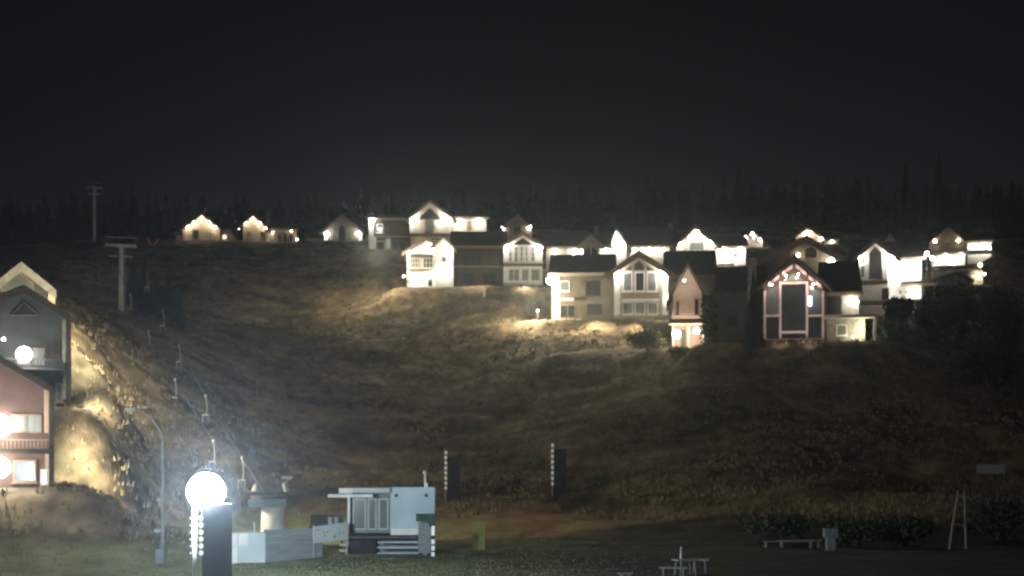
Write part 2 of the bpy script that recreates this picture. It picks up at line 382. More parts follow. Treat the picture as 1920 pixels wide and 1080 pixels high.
h.bar([(944, 498, 1018, 498)], .3, -.4, TRIM, "balcony_edge", .6)
h.bar([(944, 494, 1018, 494), ], .18, -.4, WHITE, "balcony_rail", .6)
h.win(953, 974, 504, 527, 2, 1, fm=WHITE, gm=CURT); h.win(978, 992, 504, 527, 1, 1, fm=WHITE, gm=CURT); h.win(995, 1013, 504, 527, 1, 1, fm=WHITE, gm=CURT)
h.lamp(949, 460, 260, 0, NEUT, .3); h.lamp(1013, 462, 420, 0, NEUT, .42)
wp = P(740, 515, 184); 
x_, z_ = h.L(757, 520, -.5)
g = MB().box(x_ - .1, x_ + .1, -.6, -.4, z_ - .3, z_).build("lamp", DMETAL, h.root)
gl = MB().ball((x_, -.5, z_ + .15), .12).build("globe", E_N, g, True)
light((x_ - 3.6, -3.2, z_ + 2.8), 6500, (1, .86, .6), g, .3)

h.flood(885, 552, -2.5, 1800, (1, .82, .55)); h.flood(985, 562, -4, 2400, (1, .8, .52), 3)
# second row, behind the long house
h = House("hillside_house", "long low house behind the front roofs with sand coloured dormer and tall bright gable", 1150, 500, 200, foot=(1020, 1262), depth=9)
h.wing(1024, 1150, 436, 462, 500, depth=9, dy=.6, rm=ROOFB, tm=PALET)
for x in (1040, 1076, 1090): h.lamp(x, 472, 170, .6, NEUT, .3)
h.gable(1092, 1124, 500, (1084, 462), (1107, 440), (1134, 462), depth=6, dy=-.5, over=.8, wm=PALET, rm=ROOFB, tm=PALET, bt=.8)
h.pane_poly([(1094, 478), (1098, 468), (1108, 462), (1118, 468), (1122, 478)], dy=-.5, fm=TRIM)
h.bar([(1108, 462, 1108, 478)], .16, -.55, WHITE)
h.lamp(1133, 468, 150, .6, NEUT, .25); h.lamp(1142, 470, 150, .6, NEUT, .22)
h.chimney(1118, 424, 448, dy=4)
h.gable(1148, 1174, 500, (1142, 466), (1155, 427), (1184, 468), depth=9, dy=-.8, over=.7, wm=WHITE, rm=ROOFB, tm=PALET)
h.lamp(1157, 447, 450, -.8, NEUT, .3); h.lamp(1162, 464, 450, -.8, NEUT, .3)
h.wing(1176, 1256, 425, 461, 500, depth=9, dy=.6, rm=ROOFB, tm=PALET)
for x in (1190, 1205, 1218, 1232, 1244): h.lamp(x, 468, 130, .6, NEUT, .22)
h = House("hillside_house", "house with a brilliant white gable and a sloping white side wall above the dark roofs", 1310, 500, 200, foot=(1255, 1402), depth=9)
h.gable(1268, 1344, 505, (1258, 466), (1304, 420), (1352, 462), depth=9, over=1.1, wm=CREAM, rm=ROOFB, tm=TRIM, bt=.6)
h.win(1294, 1318, 454, 470, 1, 1, fm=WHITE, gm=CURT)
h.bar([(1291, 440, 1291, 475), (1321, 440, 1321, 475)], .3, -.02, WHITE)
h.lamp(1306, 437, 600, 0, NEUT, .4); h.lamp(1276, 457, 200, 0, NEUT, .3); h.lamp(1334, 453, 320, 0, NEUT, .36)
h.wing(1344, 1398, 444, 462, 502, depth=8, dy=.7, rm=ROOFB, tm=PALET, wm=WHITE)
h.win(1374, 1384, 474, 484, 1, 1, .7, gm=PGLASS)
h.lamp(1356, 470, 500, .7, NEUT, .3); h.lamp(1388, 470, 400, .7, NEUT, .3); h.lamp(1366, 486, 260, .7, NEUT, .15)
h.bar([(1346, 497, 1376, 497)], .4, .3, CREAM, "balcony_edge", .5)
h.chimney(1257, 420, 446, dy=4)
h = House("chalet", "small chalet with only its bright cluster of gable lamps showing between two larger roofs", 1413, 465, 225, foot=(1390, 1438), depth=7)
h.gable(1396, 1430, 468, (1384, 460), (1411, 430), (1442, 458), depth=7, over=.9, rm=ROOFB, wm=CREAM)
h.win(1404, 1410, 440, 448, 1, 1, fm=TRIM); h.win(1416, 1424, 445, 453, 1, 1, fm=TRIM)
h.lamp(1399, 445, 130, 0, NEUT, .25); h.lamp(1410, 438, 160, 0, NEUT, .25); h.lamp(1425, 449, 130, 0, NEUT, .25)
h = House("chalet", "highest right hand chalet showing a lamp arc over the tawny roof", 1525, 460, 230, foot=(1490, 1575), depth=8)
h.gable(1492, 1540, 465, (1478, 450), (1514, 423), (1552, 448), depth=8, over=1, rm=ROOFB, bt=.5)
h.lamp(1508, 440, 130, 0, WARM, .28); h.lamp(1519, 437, 130, 0, WARM, .28); h.lamp(1540, 447, 60, 0, NEUT, .2)
h.wing(1544, 1570, 442, 448, 465, depth=6, dy=.6, tm=PALET, wm=CREAM); h.lamp(1560, 453, 60, .6, YLW, .18)
h = House("hillside_house", "house with a wide tawny gabled roof directly behind the rosy framed lodge", 1490, 525, 172, foot=(1400, 1572), depth=9)
h.gable(1428, 1560, 525, (1400, 498), (1512, 441), (1576, 480), depth=9, over=1.2, wm=TAN, rm=ROOFB, tm=TRIM, bt=.9)
h.pane_poly([(1508, 484), (1508, 468), (1520, 460), (1532, 468), (1532, 484)], fm=TRIM)
h.win(1482, 1494, 470, 482, 1, 1, fm=TRIM, gm=PGLASS)
h.lamp(1497, 478, 50, 0, WARM, .22); h.lamp(1558, 490, 330, 0, NEUT, .45)
h.chimney(1413, 478, 505, dy=1, w_=.5)

# the long front house
h = House("hillside_house", "long two storey house with three pane glazed bay and brilliant left corner lamp", 1190, 600, 165, foot=(1020, 1345), depth=10)
h.wing(1034, 1150, 477, 512, 600, depth=9, dy=1.0, wm=TAN, rm=ROOF, tm=PALET)
h.win(1098, 1126, 527, 554, 2, 1, 1.0, fm=DARKW); h.win(1100, 1128, 570, 589, 2, 1, 1.0, fm=DARKW)
h.win(1050, 1078, 572, 596, 2, 1, 1.0, fm=TRIM, gm=GLASS); h.win(1050, 1068, 527, 546, 1, 1, 1.0, fm=WHITE, gm=PGLASS)
h.bar([(1046, 562, 1076, 562), (1046, 601, 1090, 601)], .3, .8, WHITE, "balcony_edge", .6)
h.bar([(1040, 520, 1040, 600), (1046, 520, 1046, 600)], .5, 1.0, WHITE)
h.lamp(1032, 526, 480, .7, NEUT, .5); h.lamp(1040, 548, 200, .9, NEUT, .15); h.lamp(1042, 580, 120, .9, NEUT, .12)
h.gable(1154, 1252, 602, (1134, 515), (1198, 470), (1266, 514), depth=10, over=1.3, wm=CREAM, rm=ROOF, tm=TRIM, bt=.75)
h.pane_poly([(1188, 507), (1189, 496), (1198, 488), (1207, 496), (1208, 507)], fm=TRIM)
h.pane_poly([(1170, 507), (1184, 497), (1184, 507)], fm=TRIM); h.pane_poly([(1212, 507), (1212, 497), (1228, 507)], fm=TRIM)
h.win(1167, 1186, 510, 547, 1, 1, gm=PGLASS, fw=.15); h.win(1190, 1209, 510, 547, 1, 1, gm=GLASS, fw=.15); h.win(1213, 1232, 510, 547, 1, 1, gm=PGLASS, fw=.15)
h.win(1167, 1187, 566, 590, 1, 1, gm=CURT, fw=.16); h.win(1190, 1210, 566, 590, 1, 1, gm=CURT, fw=.16); h.win(1214, 1234, 566, 590, 1, 1, gm=CURT, fw=.16)
h.bar([(1166, 563, 1236, 563)], .3, -.1, WHITE, "floor_beam"); h.bar([(1166, 555, 1236, 555)], .6, -.02, TRIM, "spandrel")
h.bar([(1152, 597, 1262, 597)], .7, -.1, CREAM, "plinth", .5)
h.bar([(1157, 508, 1157, 594), (1247, 508, 1247, 594)], .75, -.02, WHITE)
h.lamp(1159, 514, 480, 0, NEUT, .42); h.lamp(1241, 514, 480, 0, NEUT, .42); h.lamp(1256, 560, 160, 0, NEUT, .12)
h.wing(1252, 1340, 470, 516, 600, depth=9, dy=1.6, wm=TAN, rm=ROOF)
x_, z_ = h.L(1008, 585, -1)
g = MB().box(x_ - .08, x_ + .08, -1.08, -.92, z_ - 2, z_).build("lamp", DMETAL, h.root)
MB().ball((x_, -1, z_ + .16), .09).build("globe", E_N, g, True); light((x_ - .6, -2.2, z_ + 1.3), 6500, (1, .87, .6), g, .3)

h.flood(1120, 622, -4, 4500, (1, .80, .52), 3.2); h.flood(1210, 622, -4, 4500, (1, .80, .52), 3.2)
# small salmon house
h = House("chalet", "narrow salmon coloured chalet with a steep dark bargeboard and a lamp lit porch below", 1290, 655, 150, foot=(1255, 1330), depth=8)
h.gable(1262, 1316, 655, (1250, 566), (1290, 492), (1324, 556), depth=8, over=.7, wm=SALMON, rm=ROOF, tm=DARKW, bt=.55)
h.win(1268, 1273, 565, 590, 1, 3, fm=TRIM, gm=GLASS, fw=.06); h.win(1302, 1310, 560, 590, 1, 1, fm=TRIM, gm=GLASS)
MBp = h.bar([(1254, 605, 1322, 605)], .55, -1.4, TRIM, "porch_roof", 1.6)
h.bar([(1262, 610, 1262, 655), (1291, 610, 1291, 652), (1318, 610, 1318, 655)], .2, -1.3, PALET, "porch_post")
h.lamp(1269, 627, 700, 0, YLW, .45, 1.9); h.lamp(1306, 620, 300, 0, YLW, .32, 1.9)
h.lamp(1283, 526, 240, 0, NEUT, .1, 1.6)
h.win(1276, 1286, 618, 650, 1, 1, fm=TRIM, gm=PGLASS)

# rosy framed lodge
h = House("timber_lodge", "dark roofed lodge with a tall glazed gable in rosy timber frames above the dark slope", 1490, 642, 138, foot=(1340, 1645), depth=10)
h.gable(1430, 1546, 642, (1418, 540), (1490, 478), (1560, 540), depth=10, over=1.2, wm=DARKW, rm=ROOF, tm=ROOF, bt=.35)
dd = 0
h.pane_poly([(1438, 588), (1438, 550), (1462, 532), (1462, 588)], gm=PGLASS); h.pane_poly([(1514, 588), (1514, 532), (1540, 550), (1540, 588)], gm=PGLASS)
h.pane_poly([(1465, 622), (1465, 533), (1512, 533), (1512, 622)], gm=GLASS)
h.pane_poly([(1466, 528), (1488, 512), (1511, 528)], gm=PGLASS)
h.pane_poly([(1438, 634), (1438, 596), (1462, 596), (1462, 634)]); h.pane_poly([(1516, 634), (1516, 596), (1541, 596), (1541, 634)]); h.pane_poly([(1467, 634), (1467, 626), (1511, 626), (1511, 634)])
h.bar([(1434, 546, 1434, 640), (1463, 528, 1463, 640), (1513, 528, 1513, 640), (1543, 546, 1543, 640), (1464, 531, 1512, 531), (1434, 592, 1462, 592), (1514, 592, 1543, 592), (1464, 623, 1512, 623), (1432, 637, 1545, 637)], .24, -.05, PINK, "timber_frame", .2)
for i, (x, y) in enumerate(((1447, 531), (1474, 514), (1497, 511), (1525, 530))):
    b = MB(); x0, z0 = h.L(x, y, -.7); b.box(x0 - .12, x0 + .12, -.72, -.5, z0 - .1, z0 + .12)
    b = b.build("lamp", DMETAL, h.root); MB().ball((x0, -.62, z0 - .14), .09).build("globe", E_W, b, True)
    light((x0 - .1, -1.05, z0 - .3), 110, (1,.8,.68), b, .1)
sl_ = MB()
x0, z0 = h.L(1512, 556, 0); x1, z1 = h.L(1522, 574, 0)
tv = MB().box(x0, x1, -.16, -.08, z1, z0).build("lit_screen", E_TV, h.root); light(((x0 + x1) / 2, -.7, (z0 + z1) / 2), 14, (.6, .75, 1), h.root, .2)
for q in (((1420, 541), (1437, 533), (1461, 514), (1461, 520), (1440, 537)), ): pass

rl = MB()
for (ax, ay, bx, by) in ((1440, 534, 1461, 518), (1467, 513, 1486, 499), (1492, 498, 1512, 514), (1516, 519, 1540, 537)):
    (a, za), (c, zc) = h.L(ax, ay, -.4), h.L(bx, by, -.4)
    rl.prism([(a, za - .22), (c, zc - .22), (c, zc + .16), (a, za + .16)], -.45, -.36)
rl.build("soffit_board", PINK, h.root)
for px in (1465, 1520):
    x, z = h.L(px, 662, -6); b = MB().box(x - .12, x + .12, -6.08, -5.92, z - .3, z).build('added_fill_lamp', DMETAL, h.root); spot((x, -6, z + .5), (x, 0, z + 5), 700, (1, .88, .84), b, 75)  # unseen spots added before the lodge to brighten its frames
h.wing(1346, 1432, 500, 548, 645, depth=9, dy=1.2, wm=DARKW, rm=ROOF, tm=ROOF)
h.win(1362, 1384, 590, 612, 1, 1, 1.2, fm=DARKW); h.chimney(1410, 484, 540, dy=.2, w_=.9, m=STONE)
h.wing(1546, 1610, 490, 548, 640, depth=10, dy=1.2, wm=STONE, rm=ROOF, tm=TRIM)
h.win(1550, 1578, 554, 588, 3, 1, 1.2, fm=DARKW, gm=GLASS)
h.lamp(1594, 562, 110, 1.2, YLW, .3); h.lamp(1606, 566, 60, 1.2, NEUT, .22)
h.bar([(1546, 595, 1640, 595)], .3, .2, CREAM, "floor_beam", 1.2)
h.win(1568, 1588, 609, 629, 1, 1, 1.2, fm=WHITE, gm=PGLASS); h.win(1548, 1552, 609, 638, 1, 1, 1.2, fm=TRIM)
h.bar([(1640, 597, 1640, 638)], .25, .3, WHITE)
h.lamp(1615, 612, 260, 1.0, YLW, .12); h.lamp(1600, 632, 120, 1.0, YLW, .1)
h.wallbox(1610, 1622, 598, 640, 5, 1.2, CREAM)

# right hand white house
h = House("hillside_house", "white house with dark arched glazing, a blazing side wing and a raised deck on stilts", 1665, 592, 165, foot=(1604, 1735), depth=10)
h.gable(1610, 1664, 592, (1600, 484), (1641, 447), (1688, 484), depth=10, over=1.1, wm=WHITE, rm=ROOFB, tm=TRIM, bt=.55)
h.pane_poly([(1629, 524), (1630, 474), (1641, 462), (1653, 474), (1655, 524)], fm=TRIM)
h.win(1613, 1622, 498, 521, 1, 1, gm=PGLASS); h.win(1659, 1663, 498, 521, 1, 1, gm=PGLASS)
h.pane_poly([(1614, 490), (1620, 480), (1620, 492)], gm=GLASS)
h.win(1653, 1667, 540, 562, 1, 1, gm=GLASS, fm=TRIM)
h.bar([(1608, 531, 1664, 531)], .5, -.5, CREAM, "balcony_edge", .6)
h.lamp(1613, 484, 180, 0, NEUT, .2); h.lamp(1671, 484, 600, 0, NEUT, .42)
h.wing(1664, 1728, 452, 483, 592, depth=9, dy=.8, wm=WHITE, rm=ROOFB, tm=PALET)
h.lamp(1690, 500, 500, .8, NEUT, .3); h.lamp(1714, 500, 500, .8, NEUT, .3); h.lamp(1712, 550, 200, .8, NEUT, .15); h.lamp(1676, 572, 130, .8, NEUT, .12)
h.win(1685, 1691, 544, 552, 1, 1, .8, fm=WHITE); h.win(1697, 1702, 544, 552, 1, 1, .8, fm=WHITE)
h.bar([(1608, 568, 1724, 568)], .6, -2, CREAM, "terrace_wall", .5)
b = MB(); (a, za), (c, zc) = h.L(1690, 530, -1.5), h.L(1762, 530, -1.5); b.box(a, c, -1.6, 1.5, za - .12, za + .12); b = b.build("deck", TRIM, h.root)
r = MB(); zt = h.L(1700, 512, -1.5)[1]; r.box(a, c, -1.55, -1.48, zt - .06, zt)
for i in range(15): x = a + (c - a - .06) * i / 14; r.box(x, x + .05, -1.55, -1.5, za + .13, zt - .062)
r.build("railing", METAL, b)
for px in (1732, 1752):
    x, z = h.L(px, 568, -1.4); MB().box(x - .09, x + .09, -1.45, -1.27, z - 1, za - .13).build("stilt", PALET, h.root)
for px in (1738, 1748): x, z = h.L(px, 480, -.9); MB().box(x - .06, x + .06, -.95, -.85, za + .13, z).build("deck_post", PALET, h.root)
h.lamp(1738, 476, 220, .5, NEUT, .26, .9); h.lamp(1748, 484, 160, .5, NEUT, .26, .9)

h = tag(empty("pointed_tent", P(1668, 460, 180)), "small pale pointed tent peak rising above the ridge behind the white house", "tent")
a = Vector((0, 0, 0)); m_ = MB()
m_.v = [(-1.2, -1.2, -.4), (1.2, -1.2, -.4), (1.2, 1.2, -.4), (-1.2, 1.2, -.4), (0, 0, 1.7)]; m_.f = [(0, 1, 4), (1, 2, 4), (2, 3, 4), (3, 0, 4)]
m_.build("canopy", PALET, h); m_ = MB(); m_.tube([(0, 0, -4), (0, 0, -.4)], .1).build("pole", METAL, h)
light((-1.2, -2.6, -.8), 30, YLW, h, .1)

h = House("hillside_house", "house at the village's right end with arcs of lamplight under a dark roof", 1780, 505, 195, foot=(1744, 1815), depth=9)
h.gable(1752, 1806, 506, (1742, 457), (1778, 426), (1814, 457), depth=9, dy=2, over=1.1, wm=TAN, rm=ROOFB, tm=TRIM, bt=.5)
h.lamp(1753, 452, 60, 1.2, WARM, .24); h.lamp(1797, 451, 60, 1.2, WARM, .24)
h.wing(1746, 1809, 455, 474, 502, depth=3.5, dy=.2, over=.5, wm=WHITE, rm=ROOF, tm=PALET)
h.lamp(1773, 480, 130, .2, NEUT, .22); h.lamp(1802, 480, 130, .2, NEUT, .22); h.lamp(1758, 492, 50, .2, NEUT, .12); h.lamp(1788, 495, 60, .2, NEUT, .12)
h.wallbox(1762, 1835, 500, 522, 3, -1.4, TAN); h.bar([(1746, 501, 1812, 501)], .2, -.4, TRIM, "balcony_edge", 1)
h.lamp(1838, 497, 25, -.9, WARM, .25)
h = House("chalet", "flat fronted white annexe glowing at the far right end of the village", 1838, 477, 205, foot=(1812, 1864), depth=6)
h.wing(1814, 1858, 444, 451, 478, depth=6, dy=.2, over=.5, wm=WHITE, rm=ROOFB, tm=PALET)
h.win(1820, 1827, 456, 468, 1, 1, .2, gm=PGLASS); h.win(1834, 1838, 454, 464, 1, 1, .2); h.win(1848, 1853, 454, 466, 1, 1, .2, gm=PGLASS)
for x in (1824, 1844): h.lamp(x, 463, 190, .2, NEUT, .18)
h.bar([(1814, 473, 1863, 473)], .6, -.4, WHITE, "balcony_edge", .6); h.lamp(1856, 466, 90, .2, NEUT, .14)
h = House("garden_hut", "low hut with a dark roof and one bright cream side, right of the deck", 1810, 535, 180, foot=(1755, 1846), depth=6)
h.gable(1762, 1816, 545, (1752, 524), (1793, 509), (1826, 524), depth=6, over=.8, wm=STONE, rm=ROOF, tm=ROOF)
h.wallbox(1818, 1843, 507, 526, 5, 1.5, CREAM, bury=3); h.win(1820, 1830, 510, 517, 1, 1, 1.5, gm=CURT); h.lamp(1834, 518, 150, 1.5, YLW, .14); h.lamp(1846, 514, 80, 1.5, YLW, .12, 1.0)

# =================================================================== left hand houses, close
h = House("chalet", "pale trimmed gabled house, highest of the three terraced houses at the left edge", 40, 600, 95, yaw=24, foot=(-80, 106), depth=9, group="terraced houses on the left")
h.gable(-22, 98, 640, (-40, 556), (40, 492), (104, 545), depth=9, over=1.1, wm=SLATE, rm=ROOF, tm=STONE, bt=.6)
h.pane_poly([(2, 545), (2, 533), (38, 510), (62, 532), (62, 545)], gm=PGLASS, fm=TRIM)
h.bar([(96, 547, 96, 575)], .5, -.5, PALET, "bracket", .4)
h = House("tall_house", "dark slate house with a dazzling facade lamp, directly above the red house", 60, 762, 78, yaw=24, foot=(-120, 131), depth=5, group="terraced houses on the left")
h.gable(-75, 124, 762, (-95, 588), (45, 535), (131, 592), depth=4.4, over=1.0, wm=SLATE, rm=ROOF, tm=DARKW, bt=.45)
h.bar([(128, 596, 128, 762)], .3, -.9, DARKW, "corner_post", .3); h.bar([(120, 600, 120, 680), (120, 706, 120, 748)], .2, -.5, STONE, "downpipe", .12)
h.win(84, 112, 640, 668, 2, 1, fm=DARKW, gm=GLASS)
h.pane_poly([(20, 590), (45, 566), (72, 590)], gm=GLASS, fm=DARKW); h.win(104, 118, 718, 754, 1, 2, fm=TRIM, gm=PGLASS)
h.balcony(-60, 118, 668, 690, 0, 1.3, DMETAL, 26); h.win(30, 88, 648, 688, 2, 1, fm=DARKW, gm=CURT, sill=False)
h.lamp(45, 664, 700, -.6, NEUT, .45, .9); h.lamp(7, 636, 12, 0, NEUT, .09)
h = House("tall_house", "red two storey house, nearest of the three terraced houses at the left edge", 50, 912, 66, yaw=24, foot=(-160, 98), depth=5, group="terraced houses on the left")
h.gable(-120, 96, 912, (-130, 735), (-10, 662), (98, 728), depth=4.4, over=.9, wm=REDW, rm=ROOF, tm=DARKW, bt=.3)
h.bar([(96, 728, 96, 912)], .25, -.8, DARKW, "corner_post", .3); h.bar([(-120, 846, 94, 846)], .25, -.7, DARKW, "floor_beam", .7)
h.bar([(87, 728, 87, 812), (89, 850, 89, 880)], .22, -.02, SALMON, "pilaster", .14)
h.win(20, 78, 776, 812, 2, 1, fm=TRIM, gm=CURT, sill=False); h.win(24, 68, 862, 904, 1, 1, fm=TRIM, gm=PGLASS)
h.win(76, 92, 880, 910, 1, 1, fm=WHITE, gm=GLASS, sill=False)
h.balcony(-100, 94, 822, 842, 0, .9, TRIM, 26)
h.lamp(-2, 798, 800, 0, NEUT, .6, .9); h.lamp(-2, 876, 600, 0, NEUT, .55, .9)
# unseen lamps placed behind the terraced houses to light the slope
for (px, Y, hh, tx, ty, tY, pw, ang, lab) in ((119, 83.6, 3.2, 185, 640, 92, 19000, 125, "unseen floodlight behind the slate house aimed at the upper slope"),
                                   (124, 83.2, 1.6, 180, 745, 82, 17000, 120, "unseen floodlight behind the slate house aimed down at the bank"),
                                   (88, 71.6, 2.2, 200, 860, 74, 17000, 130, "unseen floodlight behind the red house aimed at the lower bank")):
    p = P(px, 700, Y); p.z = float(tps(p.x, p.y)) + hh
    t = tag(empty("unseen_floodlight", p), lab, "floodlight", "unseen floodlights behind the terraced houses")
    MB().box(-.12, .12, -.06, .06, -.1, .1).build("housing", DMETAL, t); MB().box(.121, .135, -.05, .05, -.08, .08).build("lens", E_W, t)
    MB().tube([(0, 0, -.1), (0, 0, -hh - 1)], .04).build("post", DMETAL, t)
    spot(Vector((.35, 0, .1)), P(tx, ty, tY) - p, pw, (1, .88, .60), t, ang, .9)

# =================================================================== terrain mesh with terraces
for (cx, cy_, th, x0, x1, y0, y1, z) in sorted(FOOT, key=lambda q: -q[1]):
    c, s_ = math.cos(th), math.sin(th)
    lx = (GX - cx) * c + (GY - cy_) * s_; ly = -(GX - cx) * s_ + (GY - cy_) * c
    d = np.sqrt(np.maximum(np.maximum(x0 - lx, lx - x1), 0) ** 2 + np.maximum(np.maximum(y0 - ly, ly - y1), 0) ** 2)
    wgt = np.clip(1 - d / (4.2 if cx < -20 and cy_ < 100 else 5.0), 0, 1); wgt = wgt * wgt * (3 - 2 * wgt)
    lower = np.minimum(GZ, z - .05)
    inside = (ly > -4)
    GZ = GZ * (1 - wgt) + wgt * np.where(inside, z - .05 + (GZ - z) * .0, lower)
from bisect import bisect_right
XL, YL = list(xs), list(ys)
def ground(x, y):
    i = min(max(bisect_right(XL, x) - 1, 0), len(XL) - 2); j = min(max(bisect_right(YL, y) - 1, 0), len(YL) - 2)
    a = (x - XL[i]) / (XL[i + 1] - XL[i]); b = (y - YL[j]) / (YL[j + 1] - YL[j])
    return float(GZ[j, i] * (1 - a) * (1 - b) + GZ[j, i + 1] * a * (1 - b) + GZ[j + 1, i] * (1 - a) * b + GZ[j + 1, i + 1] * a * b)
ny_, nx_ = GZ.shape
verts = np.stack([GX.ravel(), GY.ravel(), GZ.ravel()], 1)
I = np.arange(ny_ * nx_).reshape(ny_, nx_)
faces = np.stack([I[:-1, :-1].ravel(), I[:-1, 1:].ravel(), I[1:, 1:].ravel(), I[1:, :-1].ravel()], 1)
me = bpy.data.meshes.new("hillside_ground"); me.from_pydata(verts.tolist(), [], faces.tolist())
me.polygons.foreach_set("use_smooth", [True] * len(me.polygons))
go = bpy.data.objects.new("ground", me); COL.objects.link(go); tag(go, "brown dry grass hillside rising from a level green lawn", "ground", kind="structure")
m = bpy.data.materials.new("hillside_soil"); m.use_nodes = True; N = m.node_tree.nodes; Lk = m.node_tree.links; B = N["Principled BSDF"]
B.inputs["Roughness"].default_value = .95; B.inputs["Specular IOR Level"].default_value = .1
tc = N.new("ShaderNodeTexCoord")
def nz(scale, det=5, st=(1, 1, 1), rot=0, dist=0):
    mp = N.new("ShaderNodeMapping"); mp.inputs["Scale"].default_value = st; mp.inputs["Rotation"].default_value = (0, 0, rot); Lk.new(tc.outputs["Object"], mp.inputs[0])
    q = N.new("ShaderNodeTexNoise"); q.inputs["Scale"].default_value = scale; q.inputs["Detail"].default_value = det; q.inputs["Distortion"].default_value = dist; Lk.new(mp.outputs[0], q.inputs["Vector"]); return q.outputs["Fac"]
def ramp_(f, stops):
    r = N.new("ShaderNodeValToRGB"); e = r.color_ramp.elements
    while len(e) < len(stops): e.new(.5)
    for k, (p, c) in enumerate(stops): e[k].position = p; e[k].color = (*c, 1)
    Lk.new(f, r.inputs[0]); return r.outputs[0]
def mix(f, a, b, mode='MIX'):
    q = N.new("ShaderNodeMix"); q.data_type = 'RGBA'; q.blend_type = mode
    if isinstance(f, float): q.inputs[0].default_value = f
    else: Lk.new(f, q.inputs[0])
    Lk.new(a, q.inputs[6]); Lk.new(b, q.inputs[7]); return q.outputs[2]
dry = ramp_(nz(.09, 8, (1, 1.6, 1), .5, 1.2), [(.34, (.052, .05, .036)), (.48, (.13, .105, .07)), (.66, (.25, .195, .125))])
fine = ramp_(nz(.9, 5, (1, .35, 1), -.7), [(.3, (.42, .42, .42)), (.7, (1.35, 1.3, 1.25))])
dry = mix(1.0, dry, fine, 'MULTIPLY')
lawn = ramp_(nz(.5, 6), [(.35, (.12, .135, .07)), (.65, (.23, .245, .125))])
sx = N.new("ShaderNodeSeparateXYZ"); Lk.new(tc.outputs["Object"], sx.inputs[0])
def mth(op, a, b=None):
    q = N.new("ShaderNodeMath"); q.operation = op
    for k, v in enumerate((a, b)):
        if v is None: continue
        if isinstance(v, (int, float)): q.inputs[k].default_value = v
        else: Lk.new(v, q.inputs[k])
    return q.outputs[0]
yy = mth('ADD', sx.outputs[1], mth('MULTIPLY', nz(.08, 3), 26.0))
zz_ = mth('ADD', sx.outputs[2], mth('MULTIPLY', nz(.25, 4), 1.2))
def mr(v, a, b):
    q = N.new("ShaderNodeMapRange"); q.inputs[1].default_value = a; q.inputs[2].default_value = b; Lk.new(v, q.inputs[0]); return q.outputs[0]
lawn_falloff = ramp_(nz(.3, 5), [(.35, (.022, .027, .022)), (.65, (.05, .056, .045))])
lawn = mix(mr(mth('ADD', sx.outputs[0], mth('MULTIPLY', nz(.1, 3), 8.0)), -9, 10), lawn, lawn_falloff)  # ground darkens to the right, painting the floodlight's falloff into its colour
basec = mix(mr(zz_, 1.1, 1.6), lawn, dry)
track = ramp_(nz(.4, 5), [(.35, (.17, .12, .075)), (.65, (.26, .18, .11))])
tb = mth('MULTIPLY', mr(yy, 94, 97), mr(yy, 106, 102)); tb = mth('MULTIPLY', tb, mr(sx.outputs[0], -8, 0))
basec = mix(tb, basec, track)
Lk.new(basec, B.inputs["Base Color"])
bp = N.new("ShaderNodeBump"); bp.inputs["Strength"].default_value = .6; bp.inputs["Distance"].default_value = .4
Lk.new(nz(.8, 6), bp.inputs["Height"]); Lk.new(bp.outputs[0], B.inputs["Normal"])
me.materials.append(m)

# =================================================================== vegetation
GRASSM = mat("dry_grass_blades", (.24, .19, .115), (.075, .065, .04), .12, rough=.9)
LAWNM = mat("green_grass_blades", (.15, .165, .09), (.10, .115, .065), .4, rough=.9)
LEAF = mat("dark_leaves", (.045, .06, .035), (.022, .032, .02), 1.2, rough=.7)
PLEAF = mat("olive_leaves", (.13, .13, .065), (.07, .075, .04), 1.2, rough=.7)
CONIF = mat("conifer_needles", (.045, .052, .042), (.03, .036, .03), .5, rough=.8)
BARK = mat("bark", (.10, .08, .06), (.06, .05, .04), 3, rough=.9)
def blades(name, cnt, yr, m, hmin, hmax, wd, lab, dens=None):
    V, Fc = [], []
    k = 0
    while k < cnt:
        y = yr[0] + (yr[1] - yr[0]) * random.random() ** 1.3; x = (random.random() * 2 - 1) * .43 * y
        if dens and mn.noise((x / 9, y / 7, 2)) < random.uniform(-.5, .25): continue
        if any(abs((x - f[0])) < 16 and 0 < ((-(x - f[0]) * math.sin(f[2]) + (y - f[1]) * math.cos(f[2]))) < 10 and f[3] < ((x - f[0]) * math.cos(f[2]) + (y - f[1]) * math.sin(f[2])) < f[4] for f in FOOT): continue
        z = ground(x, y)
        if (z < .8) == bool(dens): continue
        if dens and y < 115 and random.random() > .6: continue
        if not dens and x > random.uniform(-12, 8): continue
        for q in range(5):
            a = random.random() * 6.28; r = random.random() * .35; hx = x + r * math.cos(a); hy = y + r * math.sin(a)
            hh = random.uniform(hmin, hmax); t = random.random() * 3.14; dx, dy = math.cos(t) * wd, math.sin(t) * wd
            lx, ly = random.uniform(-.4, .4) * hh, random.uniform(-.4, .4) * hh; b = len(V)
            V += [(hx - dx, hy - dy, z - .05), (hx + dx, hy + dy, z - .05), (hx + lx, hy + ly, z + hh)]; Fc.append((b, b + 1, b + 2))
        k += 1
    me = bpy.data.meshes.new(name); me.from_pydata(V, [], Fc); me.materials.append(m)
    o = bpy.data.objects.new(name, me); COL.objects.link(o); return tag(o, lab, "grass", kind="stuff")
blades("dry_grass", 26000, (60, 235), GRASSM, .12, .42, .06, "tufts of dry brown grass covering the hillside", True)
blades("lawn_grass", 9000, (46, 84), LAWNM, .03, .09, .03, "short green grass at the foot of the hill")
